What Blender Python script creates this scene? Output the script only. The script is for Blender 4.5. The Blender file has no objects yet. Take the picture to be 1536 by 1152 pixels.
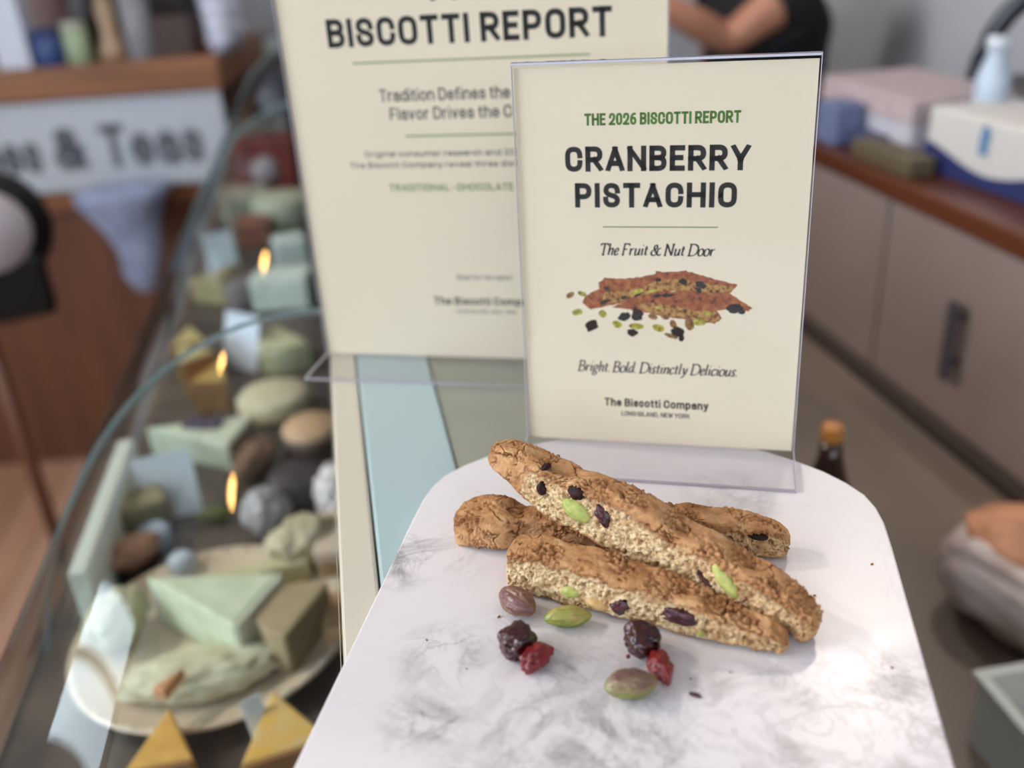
import bpy, bmesh, math, random
import numpy as np
from mathutils import Vector, Matrix
random.seed(7)
SC = bpy.context.scene
COL = SC.collection
FLOOR = 1400.0            # board top stands 1400 mm above the floor; lengths below are millimetres

def m3(p): return (p[0]*.001, p[1]*.001, (p[2]+FLOOR)*.001)

# ------------------------------------------------------------------ camera
CAM_O = np.array([0., 0., 235.16])
FWD = np.array([0.14082389, 0.88512727, -0.44352942]); RGT = np.array([0.98016129, -0.18775772, -0.06348924])
UPV = np.array([0.13947213, 0.42578957, 0.89400826]); FPX = 1415.97
cd = bpy.data.cameras.new('camera'); co = bpy.data.objects.new('camera', cd); COL.objects.link(co)
co.matrix_world = Matrix(((RGT[0], UPV[0], -FWD[0], 0), (RGT[1], UPV[1], -FWD[1], 0), (RGT[2], UPV[2], -FWD[2], (CAM_O[2]+FLOOR)*.001), (0, 0, 0, 1)))
cd.sensor_width = 36; cd.lens = FPX/1536*36; cd.clip_start = .02; cd.clip_end = 60
cd.dof.use_dof = True; cd.dof.focus_distance = .378; cd.dof.aperture_fstop = 4.7; cd.dof.aperture_blades = 0
SC.camera = co
# ------------------------------------------------------------------ world, lights, exposure
SC.view_settings.view_transform = 'Standard'; SC.view_settings.look = 'None'
SC.view_settings.gamma = 1; SC.view_settings.use_curve_mapping = False
SC.view_settings.exposure = -0.58
SC.cycles.transparent_max_bounces = 24; SC.cycles.max_bounces = 8
SC.cycles.caustics_reflective = False; SC.cycles.caustics_refractive = False
wd = bpy.data.worlds.new('world'); SC.world = wd; wd.use_nodes = True
wd.node_tree.nodes['Background'].inputs[0].default_value = (.74, .88, 1, 1)
wd.node_tree.nodes['Background'].inputs[1].default_value = 9.0
def area(name, loc, target, sx, sy, power, color):
    l = bpy.data.lights.new(name, 'AREA'); l.shape = 'RECTANGLE'; l.size = sx; l.size_y = sy; l.energy = power; l.color = color
    o = bpy.data.objects.new(name, l); COL.objects.link(o); o.location = m3(loc)
    d = Vector(m3(target)) - Vector(m3(loc)); o.rotation_euler = d.to_track_quat('-Z', 'Y').to_euler(); return o
area('window_light', (-2900, 300, 1100), (60, 300, 0), 1.2, 1.0, 72, (.84, .92, 1))
area('shop_front_light', (600, -2300, 900), (100, 400, 0), 2.2, 1.2, 25, (1, .95, .90))
area('overhead_fill', (300, 400, 1440), (300, 400, 0), 2.0, 2.0, 3, (1, .97, .94))  # overhead fill added to brighten the board
def spot(name, loc, target, power, color, radius, ang=70):
    l = bpy.data.lights.new(name, 'SPOT'); l.energy = power; l.color = color; l.shadow_soft_size = radius; l.spot_size = math.radians(ang); l.spot_blend = .6
    o = bpy.data.objects.new(name, l); COL.objects.link(o); o.location = m3(loc)
    d = Vector(m3(target)) - Vector(m3(loc)); o.rotation_euler = d.to_track_quat('-Z', 'Y').to_euler(); return o
spot('ceiling_or_fill_spot', (-1500, 1300, 1300), (100, 300, 0), 95, (1, .86, .74), .05)
spot('ceiling_or_fill_spot', (300, 2300, 1400), (700, 2600, -1000), 60, (1, .93, .86), .1, 140)
spot('ceiling_or_fill_spot', (-1900, 900, 1400), (-1500, 1500, -1400), 90, (1, .93, .86), .1, 140)  # fill added to brighten the floor at the left
spot('ceiling_or_fill_spot', (1000, 1500, 1350), (100, 300, 0), 45, (1, .86, .74), .045)

# ------------------------------------------------------------------ pixel -> place helpers (used to find real positions)
def ray(px, py): return FWD + (px-768)/FPX*RGT - (py-576)/FPX*UPV
def P(px, py, z):
    d = ray(px, py); return CAM_O + d*((z-CAM_O[2])/d[2])
def AY(px, py, Y):
    d = ray(px, py); return CAM_O + d*(Y/d[1])
def AX(px, py, X):
    d = ray(px, py); return CAM_O + d*(X/d[0])

# ------------------------------------------------------------------ materials
def lin(c):
    return tuple(((v/255)/12.92 if v/255 <= .04045 else ((v/255+.055)/1.055)**2.4) for v in c)
def mat(name, c, rough=.5, metal=0., spec=.5, c2=None, scale=60., bump=0., bscale=None, coat=0., sss=0., sub=None, detail=4, lo=.35, hi=.65, trans=0.):
    """principled material; c, c2 are sRGB 0-255; optional noise mix and bump; coordinates are object space in metres"""
    m = bpy.data.materials.new(name); m.use_nodes = True; nt = m.node_tree; N = nt.nodes; L = nt.links
    b = N['Principled BSDF']; b.inputs['Base Color'].default_value = (*lin(c), 1); b.inputs['Roughness'].default_value = rough
    b.inputs['Metallic'].default_value = metal; b.inputs['Specular IOR Level'].default_value = spec
    if coat: b.inputs['Coat Weight'].default_value = coat; b.inputs['Coat Roughness'].default_value = .08
    if sss: b.inputs['Subsurface Weight'].default_value = sss; b.inputs['Subsurface Radius'].default_value = sub or (.003, .0015, .001); b.inputs['Subsurface Scale'].default_value = 1
    if trans: b.inputs['Transmission Weight'].default_value = trans
    if c2 or bump:
        tc = N.new('ShaderNodeTexCoord')
    if c2:
        n = N.new('ShaderNodeTexNoise'); n.inputs['Scale'].default_value = scale; n.inputs['Detail'].default_value = detail
        r = N.new('ShaderNodeValToRGB'); r.color_ramp.elements[0].position = lo; r.color_ramp.elements[1].position = hi
        r.color_ramp.elements[0].color = (*lin(c), 1); r.color_ramp.elements[1].color = (*lin(c2), 1)
        L.new(tc.outputs['Object'], n.inputs['Vector']); L.new(n.outputs['Fac'], r.inputs[0]); L.new(r.outputs[0], b.inputs['Base Color'])
    if bump:
        n2 = N.new('ShaderNodeTexNoise'); n2.inputs['Scale'].default_value = bscale or scale; n2.inputs['Detail'].default_value = 5
        bp = N.new('ShaderNodeBump'); bp.inputs['Strength'].default_value = min(1, bump); bp.inputs['Distance'].default_value = .001*bump
        L.new(tc.outputs['Object'], n2.inputs['Vector']); L.new(n2.outputs['Fac'], bp.inputs['Height']); L.new(bp.outputs[0], b.inputs['Normal'])
    return m
def thin_glass(name, tint, rough=0., ior=1.5, maxr=1.0):
    m = bpy.data.materials.new(name); m.use_nodes = True; nt = m.node_tree; N = nt.nodes; L = nt.links
    N.remove(N['Principled BSDF'])
    t = N.new('ShaderNodeBsdfTransparent'); t.inputs[0].default_value = (*tint, 1)
    g = N.new('ShaderNodeBsdfGlossy'); g.inputs['Roughness'].default_value = rough
    f = N.new('ShaderNodeFresnel'); f.inputs[0].default_value = ior
    gm = N.new('ShaderNodeNewGeometry'); inv = N.new('ShaderNodeMath'); inv.operation = 'SUBTRACT'; inv.inputs[0].default_value = 1; L.new(gm.outputs['Backfacing'], inv.inputs[1])
    mu = N.new('ShaderNodeMath'); mu.operation = 'MULTIPLY'; L.new(inv.outputs[0], mu.inputs[0]); L.new(f.outputs[0], mu.inputs[1])
    mx = N.new('ShaderNodeMixShader'); L.new(mu.outputs[0], mx.inputs[0]); L.new(t.outputs[0], mx.inputs[1]); L.new(g.outputs[0], mx.inputs[2])
    L.new(mx.outputs[0], N['Material Output'].inputs[0]); return m
def emit(name, c, s):
    m = bpy.data.materials.new(name); m.use_nodes = True; nt = m.node_tree
    e = nt.nodes.new('ShaderNodeEmission'); e.inputs[0].default_value = (*lin(c), 1); e.inputs[1].default_value = s
    nt.links.new(e.outputs[0], nt.nodes['Material Output'].inputs[0]); return m
def wood(name, c, c2, rough=.45, rings=12., stretch=(1, 12, 12)):
    m = mat(name, c, rough=rough); nt = m.node_tree; N = nt.nodes; L = nt.links
    tc = N.new('ShaderNodeTexCoord'); mp = N.new('ShaderNodeMapping'); mp.inputs['Scale'].default_value = stretch
    n = N.new('ShaderNodeTexNoise'); n.inputs['Scale'].default_value = rings*.25; n.inputs['Detail'].default_value = 6
    r = N.new('ShaderNodeValToRGB'); r.color_ramp.elements[0].position = .35; r.color_ramp.elements[1].position = .68
    r.color_ramp.elements[0].color = (*lin(c), 1); r.color_ramp.elements[1].color = (*lin(c2), 1)
    L.new(tc.outputs['Object'], mp.inputs[0]); L.new(mp.outputs[0], n.inputs['Vector']); L.new(n.outputs['Fac'], r.inputs[0]); L.new(r.outputs[0], N['Principled BSDF'].inputs['Base Color'])
    return m

# ------------------------------------------------------------------ object helpers
def tag(o, label=None, cat=None, group=None, kind=None):
    if label: o['label'] = label
    if cat: o['category'] = cat
    if group: o['group'] = group
    if kind: o['kind'] = kind
    return o
def link(name, me, m, parent=None, smooth=False):
    if m is not None:
        for mm in (m if isinstance(m, (list, tuple)) else [m]): me.materials.append(mm)
    if smooth:
        me.polygons.foreach_set('use_smooth', [True]*len(me.polygons))
    o = bpy.data.objects.new(name, me); COL.objects.link(o)
    if parent is not None:
        o.parent = parent; o.matrix_parent_inverse = Matrix.Identity(4)
    return o
def empty(name, loc, label, cat, group=None, rz=0.):
    o = bpy.data.objects.new(name, None); COL.objects.link(o); o.location = m3(loc); o.rotation_euler = (0, 0, rz); o.empty_display_size = .02
    return tag(o, label, cat, group)
# meshes are made in millimetres; loc=None => local coords; parts of an empty are built in the empty's local mm frame
def raw(name, verts, faces, m, parent=None, loc=None, smooth=False, rz=0., rot=None):
    me = bpy.data.meshes.new(name)
    me.from_pydata([(v[0]*.001, v[1]*.001, v[2]*.001) for v in verts], [], faces); me.update()
    o = link(name, me, m, parent, smooth)
    if loc is not None: o.location = m3(loc) if parent is None else (loc[0]*.001, loc[1]*.001, loc[2]*.001)
    if rot is not None: o.rotation_euler = rot
    elif rz: o.rotation_euler = (0, 0, rz)
    return o
def bm_obj(name, bm, m, parent=None, loc=None, smooth=False, rot=None):
    me = bpy.data.meshes.new(name)
    bmesh.ops.recalc_face_normals(bm, faces=bm.faces)
    bmesh.ops.scale(bm, vec=(.001,)*3, verts=bm.verts); bm.to_mesh(me); bm.free()
    o = link(name, me, m, parent, smooth)
    if loc is not None: o.location = m3(loc) if parent is None else (loc[0]*.001, loc[1]*.001, loc[2]*.001)
    if rot is not None: o.rotation_euler = rot
    return o
def add_box(bm, lo, hi, bev=0., seg=2):
    r = bmesh.ops.create_cube(bm, size=1); vs = r['verts']
    for v in vs:
        v.co = Vector([(lo[i]+hi[i])/2 + v.co[i]*(hi[i]-lo[i]) for i in range(3)])
    if bev:
        es = list({e for v in vs for e in v.link_edges}); bmesh.ops.bevel(bm, geom=es, offset=bev, segments=seg, affect='EDGES', profile=.5)
    return vs
def box(name, lo, hi, m, parent=None, bev=0., loc=None, rot=None, seg=2):
    bm = bmesh.new(); add_box(bm, lo, hi, bev, seg); return bm_obj(name, bm, m, parent, loc, smooth=False, rot=rot)
def lathe(name, prof, m, parent=None, loc=None, segs=40, rot=None, smooth=True, sx=1., sy=1.):
    """prof: (radius, z) list"""
    vs, fs = [], []; n = len(prof)
    for k in range(segs):
        a = 2*math.pi*k/segs
        for r, z in prof: vs.append((r*math.cos(a)*sx, r*math.sin(a)*sy, z))
    for k in range(segs):
        k2 = (k+1) % segs
        for i in range(n-1): fs.append((k*n+i, k2*n+i, k2*n+i+1, k*n+i+1))
    if prof[0][0] > 0: fs.append(tuple(k*n for k in range(segs))[::-1])
    if prof[-1][0] > 0: fs.append(tuple(k*n+n-1 for k in range(segs)))
    o = raw(name, vs, fs, m, parent, loc, smooth, rot=rot); return o
def tube(name, pts, r, m, parent=None, segs=10, loc=None):
    pts = [Vector(p) for p in pts]; vs, fs = [], []; up = Vector((0, 0, 1))
    for i, p in enumerate(pts):
        d = (pts[min(i+1, len(pts)-1)]-pts[max(i-1, 0)]).normalized()
        a = d.cross(up if abs(d.z) < .95 else Vector((1, 0, 0))).normalized(); b = d.cross(a)
        rr = r[i] if isinstance(r, (list, tuple)) else r
        for k in range(segs):
            t = 2*math.pi*k/segs; vs.append(tuple(p+a*rr*math.cos(t)+b*rr*math.sin(t)))
    for i in range(len(pts)-1):
        for k in range(segs): fs.append((i*segs+k, i*segs+(k+1) % segs, (i+1)*segs+(k+1) % segs, (i+1)*segs+k))
    fs.append(tuple(range(segs))[::-1]); fs.append(tuple((len(pts)-1)*segs+k for k in range(segs)))
    return raw(name, vs, fs, m, parent, loc, True)
def prism(name, poly, z0, z1, m, parent=None, loc=None, bev=0., rot=None, smooth=False):
    bm = bmesh.new(); vs = [bm.verts.new((x, y, z0)) for x, y in poly]; f = bm.faces.new(vs)
    r = bmesh.ops.extrude_face_region(bm, geom=[f]); bmesh.ops.translate(bm, verts=[v for v in r['geom'] if isinstance(v, bmesh.types.BMVert)], vec=(0, 0, z1-z0))
    if bev:
        es = [e for e in bm.edges if abs(e.verts[0].co.z-e.verts[1].co.z) < 1e-4]
        bmesh.ops.bevel(bm, geom=es, offset=bev, segments=2, affect='EDGES', profile=.5)
    return bm_obj(name, bm, m, parent, loc, smooth, rot)

# ------------------------------------------------------------------ vectorised noise
_rng = np.random.RandomState(3); _perm = _rng.permutation(256); _perm = np.concatenate([_perm, _perm, _perm])
_grad = _rng.normal(size=(256, 3)); _grad /= np.linalg.norm(_grad, axis=1)[:, None]; _rnd = _rng.rand(256, 3)
def _hash(i, j, k): return _perm[(_perm[(_perm[i & 255] + j) & 255] + k) & 255]
def perlin(p):
    i = np.floor(p).astype(int); f = p-i; u = f*f*f*(f*(f*6-15)+10); out = 0
    for dx in (0, 1):
        for dy in (0, 1):
            for dz in (0, 1):
                g = _grad[_hash(i[:, 0]+dx, i[:, 1]+dy, i[:, 2]+dz)]
                d = g[:, 0]*(f[:, 0]-dx)+g[:, 1]*(f[:, 1]-dy)+g[:, 2]*(f[:, 2]-dz)
                w = (u[:, 0] if dx else 1-u[:, 0])*(u[:, 1] if dy else 1-u[:, 1])*(u[:, 2] if dz else 1-u[:, 2])
                out = out+w*d
    return out*1.6
def fbm(p, o=4, g=.5):
    a = 1; s = 0; t = 0
    for _ in range(o): s = s+a*perlin(p); t += a; a *= g; p = p*2.03+7.1
    return s/t
def voro(p):
    i = np.floor(p).astype(int); f = p-i; F1 = np.full(len(p), 9.); F2 = np.full(len(p), 9.)
    for dx in (-1, 0, 1):
        for dy in (-1, 0, 1):
            for dz in (-1, 0, 1):
                q = _rnd[_hash(i[:, 0]+dx, i[:, 1]+dy, i[:, 2]+dz)]
                d = np.sqrt((q[:, 0]+dx-f[:, 0])**2+(q[:, 1]+dy-f[:, 1])**2+(q[:, 2]+dz-f[:, 2])**2)
                F2 = np.minimum(F2, np.maximum(F1, d)); F1 = np.minimum(F1, d)
    return F1, F2
def sst(a, b, x):
    t = np.clip((x-a)/(b-a), 0, 1); return t*t*(3-2*t)

# ------------------------------------------------------------------ base materials
M = {}
M['steel'] = mat('brushed_steel', (176, 192, 194), .32, .0, .6, coat=.3)
M['reflection_tone'] = mat('pale_blue_reflection', (168, 190, 194), .38, .0, .5)
M['top_panel'] = mat('smoky_green_grey_top', (138, 142, 132), .16, .0, .6, c2=(150, 152, 140), scale=6)
M['cream_trim'] = mat('cream_trim', (205, 200, 185), .5)
M['dark_frame'] = mat('dark_frame', (44, 46, 46), .35, .3)
M['deck'] = mat('case_deck', (96, 84, 74), .6, c2=(62, 54, 50), scale=14)
M['black'] = mat('black_plastic', (14, 13, 14), .4)
M['white'] = mat('white_card', (228, 234, 240), .6)
M['white_glaze'] = mat('white_glazed_ceramic', (225, 226, 228), .2, coat=.4)
M['skin'] = mat('skin', (186, 128, 102), .5, sss=.1, sub=(.01, .004, .002))
M['chrome'] = mat('chrome', (190, 194, 200), .15, 1.)
M['dark_metal'] = mat('dark_metal', (58, 60, 66), .3, .8)

#@@STRUCT
# ================================================================== SETTING
def slab(name, lo, hi, m, kind='structure', bev=0., parent=None):
    c = [(lo[i]+hi[i])/2 for i in range(3)]
    o = box(name, [lo[i]-c[i] for i in range(3)], [hi[i]-c[i] for i in range(3)], m, parent, bev, loc=c)
    if kind: o['kind'] = kind
    return o
X0, X1, Y0, Y1, ZC = -3600, 1500, -2600, 5600, 1500
m_wall = mat('painted_wall', (190, 191, 197), .85, c2=(198, 198, 202), scale=3)
m_wall2 = mat('dark_wall', (76, 70, 68), .85)
floor = slab('floor', (X0, Y0, -FLOOR-40), (X1, Y1, -FLOOR-14), mat('subfloor', (60, 42, 34), .7))
slab('ceiling', (X0, Y0, ZC), (X1, Y1, ZC+60), mat('ceiling_paint', (205, 203, 200), .9))
slab('wall_back', (X0, Y1, -FLOOR-40), (X1, Y1+80, ZC), m_wall2)
slab('wall_right', (X1, Y0, -FLOOR-40), (X1+80, Y1, ZC), m_wall)
# shop front behind the camera: sill, head and glazing bars leave a large opening; same on the left
m_fr = mat('window_frame_paint', (60, 62, 64), .5)
wn = [0]
def opening(name, axis, c, holes):
    """wall on the plane axis=c with openings (a0, a1, z0, z1, panes)"""
    lo_a, hi_a = (Y0, Y1) if axis == 'x' else (X0, X1)
    bm = bmesh.new()
    def b(u0, u1, w0, w1, t=40):
        if axis == 'x': add_box(bm, (c-t, u0, w0), (c+t, u1, w1))
        else: add_box(bm, (u0, c-t, w0), (u1, c+t, w1))
    cur = lo_a
    for a0, a1, z0, z1, n in holes:
        b(cur, a0, -FLOOR-40, ZC); b(a0, a1, -FLOOR-40, z0); b(a0, a1, z1, ZC); cur = a1
    b(cur, hi_a, -FLOOR-40, ZC)
    for v in bm.verts: v.co.z += FLOOR
    bm_obj(name, bm, m_wall2)['kind'] = 'structure'
    for a0, a1, z0, z1, n in holes:
        bm = bmesh.new(); wn[0] += 1
        for k in range(n+1):
            u = a0+(a1-a0)*k/n; b(u-25, u+25, z0, z1, 30)
        b(a0, a1, z0, z0+50, 30); b(a0, a1, z1-50, z1, 30)
        for v in bm.verts: v.co.z += FLOOR
        tag(bm_obj('window_%d' % wn[0], bm, m_fr), kind='structure')
opening('wall_left', 'x', X0, [(-1800, 1200, 0, 1300, 3), (3600, 4900, -200, 1400, 2)])
opening('wall_front', 'y', Y0, [(-2400, 0, 300, 1300, 3)])
# floor boards on the left, where the photograph looks down on them
pm = [wood('plank_wood_%d' % k, c, c2, .38, 10, (14, 1, 14)) for k, (c, c2) in enumerate((((172, 128, 102), (192, 148, 122)), ((162, 118, 92), (182, 138, 112)), ((180, 136, 112), (198, 156, 132))))]
pw = 118; k = 0; cache = {}
for i in range(28):
    x = -3580+i*pw
    segs = [Y0+60, -300+random.randint(-400, 400), 1700+random.randint(-500, 500), 3400+random.randint(-400, 400), Y1-60]
    for a, b in zip(segs[:-1], segs[1:]):
        o = box('plank', (0, 0, 0), (pw-3, b-a-3, 14), pm[(k*7+i) % 3], None, 1.2, seg=1)
        o.parent = floor; o.location = ((x-(X0+X1)/2)*.001, (a-(Y0+Y1)/2)*.001, .013); k += 1
# ================================================================== DISPLAY CASE
case = empty('display_case', (0, 900, -FLOOR), 'long curved-glass cheese display case under the two signs, with a pale blue-grey reflection coloured on its top', 'display case')
def cbox(name, lo, hi, m, bev=0., parent=case):
    c = [(lo[i]+hi[i])/2 for i in range(3)]
    return box(name, [lo[i]-c[i] for i in range(3)], [hi[i]-c[i] for i in range(3)], m, parent, bev, loc=(c[0], c[1]-900, c[2]+FLOOR))
YA, YB = -250, 2700
cbox('body', (-292, YA, -FLOOR), (140, YB, -300), mat('case_body', (70, 66, 64), .5), 4)
cbox('deck', (-298, YA+4, -299), (140, YB-4, -280), M['deck'], 1)
cbox('rear_panel', (128, YA, -279), (140, YB, -22), mat('case_rear', (150, 148, 142), .4), 1)
cbox('top_panel', (34.5, YA, -21), (140, YB, -13), M['top_panel'], 1)
cbox('top_reflection_band', (-10, YA, -40), (34, YB, -12), M['reflection_tone'], 1.5)  # blue tone stands in for a reflection fading across the top
cbox('cream_rail', (-27, YA, -34), (-11, YB, -12.6), M['cream_trim'], 1.5)
cbox('front_rail', (-316, YA, -330), (-293, YB, -300), M['dark_frame'], 3)
cbox('lower_shelf', (-20, YA+10, -160), (127, YB-10, -152), mat('inner_shelf', (110, 104, 98), .5), 1)
g_glass = thin_glass('case_glass', (.965, .985, .98), 0.0, 1.5)
g_edge = mat('glass_edge', (140, 156, 156), .15, .0, .8)
def glass_profile(off, n=26):
    pts = [(-28., -13.-off), (-50., -13.-off)]
    for k in range(1, n+1):
        zt = -13.-off; cx, cz = -50., -407.; a, b = 260.-off, 394.-off
        ph = math.pi/2*k/n*.82
        pts.append((cx-a*math.sin(ph), cz+b*math.cos(ph)))
        if pts[-1][1] < -300: break
    return pts
JOINTS = [YA, 663-1, 663+1, 1640, 1642, YB]
for a, b in ((YA, 662), (664, 1640), (1642, YB)):
    po, pi_ = glass_profile(0), glass_profile(3); n = len(po); vs = []
    for y in (a, b):
        vs += [(p[0], y-900, p[1]+FLOOR) for p in po]; vs += [(p[0], y-900, p[1]+FLOOR) for p in pi_]
    fs = []; mi = []
    for i in range(n-1):
        fs.append((i, i+1, 2*n+i+1, 2*n+i)); mi.append(0)
        fs.append((n+i+1, n+i, 3*n+i, 3*n+i+1)); mi.append(0)
        fs.append((i+1, i, n+i, n+i+1)); mi.append(1)
        fs.append((2*n+i, 2*n+i+1, 3*n+i+1, 3*n+i)); mi.append(1)
    fs.append((0, 2*n, 3*n, n)); mi.append(1); fs.append((n-1, 2*n-1, 4*n-1, 3*n-1)); mi.append(1)
    nv_ = len(vs); half_ = len(po)*2
    fs2 = []
    for f, k in zip(fs, mi):
        fs2.append(tuple(i+nv_ for i in f) if k else f)
    o = raw('glass_pane', vs+vs, fs2, [g_glass, g_edge], case, None, False)
    for p, k in zip(o.data.polygons, mi): p.material_index = k; p.use_smooth = (k == 0)

# ================================================================== MARBLE BOARD
out = [(-77.1, 214.7), (-63, 275.6), (-52.2, 330.7), (-46.4, 354), (-42.7, 368.3), (-40.6, 377), (-37.2, 384.6), (-31.5, 390.3), (-24.6, 394.6), (-11.6, 399.5)]
th = math.radians(9.04); W2 = lambda x, y: (x*math.cos(th)+y*math.sin(th), -x*math.sin(th)+y*math.cos(th))
# board frame: long axis through the middle; shoulders curve into an arched far end
by_ = math.radians(12.35-0); ax_long = np.array([math.sin(by_), math.cos(by_)]); ax_side = np.array([math.cos(by_), -math.sin(by_)])
def bf(p): p = np.array(p, float); return p@ax_side, p@ax_long
lft = [bf(p) for p in out]; rgt = [bf(p) for p in [(123.5, 197.1), (135.8, 251.4), (145., 291.9), (149.1, 315.9), (151.3, 330.2), (149.1, 346.1), (142.6, 361.5), (134.9, 370.7)]]
# one symmetric outline: straight sides, rounded shoulders, shallow arch over the end
ctl = [(100, -140), (100, 330), (99.6, 346), (98, 357), (94.5, 367), (88, 376), (79, 385), (68, 393), (56, 400), (42, 406.5), (28, 411), (14, 413.6), (0, 414.5)]
half, mid = 100., -21.4
poly_b = ctl + [(-x, y) for x, y in ctl[::-1][1:]]
poly_w = []
for x, y in poly_b:
    pt = (x+mid)*ax_side + y*ax_long; poly_w.append(W2(*pt))
cb = np.mean(poly_w, axis=0)
def vein_mat():
    m = bpy.data.materials.new('marble_print'); m.use_nodes = True; nt = m.node_tree; N = nt.nodes; L = nt.links
    b = N['Principled BSDF']; b.inputs['Roughness'].default_value = .3; b.inputs['Specular IOR Level'].default_value = .45
    geo = N.new('ShaderNodeTexCoord')
    def math_(op, a, bb=None, cl=False):
        n = N.new('ShaderNodeMath'); n.operation = op; n.use_clamp = cl
        for i, v in enumerate((a, bb)):
            if v is None: continue
            if isinstance(v, (int, float)): n.inputs[i].default_value = v
            else: L.new(v, n.inputs[i])
        return n.outputs[0]
    def noise(scale, detail, dist, off):
        mp = N.new('ShaderNodeMapping'); mp.inputs['Location'].default_value = off; L.new(geo.outputs['Object'], mp.inputs[0])
        n = N.new('ShaderNodeTexNoise'); n.inputs['Scale'].default_value = scale; n.inputs['Detail'].default_value = detail; n.inputs['Distortion'].default_value = dist
        n.inputs['Roughness'].default_value = .62
        L.new(mp.outputs[0], n.inputs['Vector']); return n.outputs['Fac']
    def ridge(fac, w):   # 1 on the 0.5 iso line, falling off over w
        return math_('SUBTRACT', 1, math_('DIVIDE', math_('ABSOLUTE', math_('SUBTRACT', fac, .5)), w), True)
    # where the veins run on this board
    blobs = [((622, 822), 20, .9), ((600, 850), 14, .8), ((690, 840), 14, .5), ((668, 985), 17, .9), ((640, 1080), 15, .9), ((770, 935), 14, .55), ((840, 1040), 34, .55), ((890, 1120), 40, .75), ((960, 1110), 35, .6),
             ((1110, 1070), 30, .55), ((1220, 1050), 22, .7), ((1300, 1080), 34, .9), ((1340, 1030), 22, .8), ((1250, 1150), 40, .9), ((1100, 745), 20, .5), ((950, 985), 22, .45), ((760, 1140), 30, .5), ((1040, 1150), 40, .6)]
    mask = None
    for (px, py), r, s in blobs:
        p = P(px, py, 0); c = ((p[0]-cb[0])*.001, (p[1]-cb[1])*.001, 0)
        d = N.new('ShaderNodeVectorMath'); d.operation = 'DISTANCE'; d.inputs[1].default_value = c
        mp = N.new('ShaderNodeMapping'); mp.inputs['Scale'].default_value = (1, 1, 0); L.new(geo.outputs['Object'], mp.inputs[0]); L.new(mp.outputs[0], d.inputs[0])
        q = math_('MULTIPLY', math_('SUBTRACT', 1, math_('DIVIDE', d.outputs['Value'], r*.0013), True), s*1.5)
        mask = q if mask is None else math_('MAXIMUM', mask, q)
    mask = math_('MINIMUM', mask, 1)
    cloud = math_('MULTIPLY', math_('SUBTRACT', noise(26, 9, 1.6, (1, 2, 0)), .47), 7, True)
    v1 = ridge(noise(17, 9, 1.2, (3, 1, 0)), .022); v2 = ridge(noise(34, 8, 1.5, (5, 7, 0)), .03)
    vv = math_('MAXIMUM', v1, math_('MULTIPLY', v2, .6))
    f1 = math_('MULTIPLY', mask, math_('ADD', math_('MULTIPLY', cloud, .62), math_('MULTIPLY', vv, .5), True), True)
    f = math_('ADD', f1, math_('MULTIPLY', ridge(noise(9, 10, 1.0, (9, 3, 0)), .006), .10), True)
    mx = N.new('ShaderNodeMix'); mx.data_type = 'RGBA'; mx.inputs[6].default_value = (*lin((228, 224, 229)), 1); mx.inputs[7].default_value = (*lin((140, 137, 140)), 1)
    L.new(f, mx.inputs[0]); L.new(mx.outputs[2], b.inputs['Base Color']); return m
board = prism('serving_board', [(x-cb[0], y-cb[1]) for x, y in poly_w], -12, 0, [vein_mat()], None, (cb[0], cb[1], 0), bev=.9)
tag(board, 'white marble-patterned serving board with rounded far corners, lying on the case top under the biscotti', 'serving board')

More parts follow.
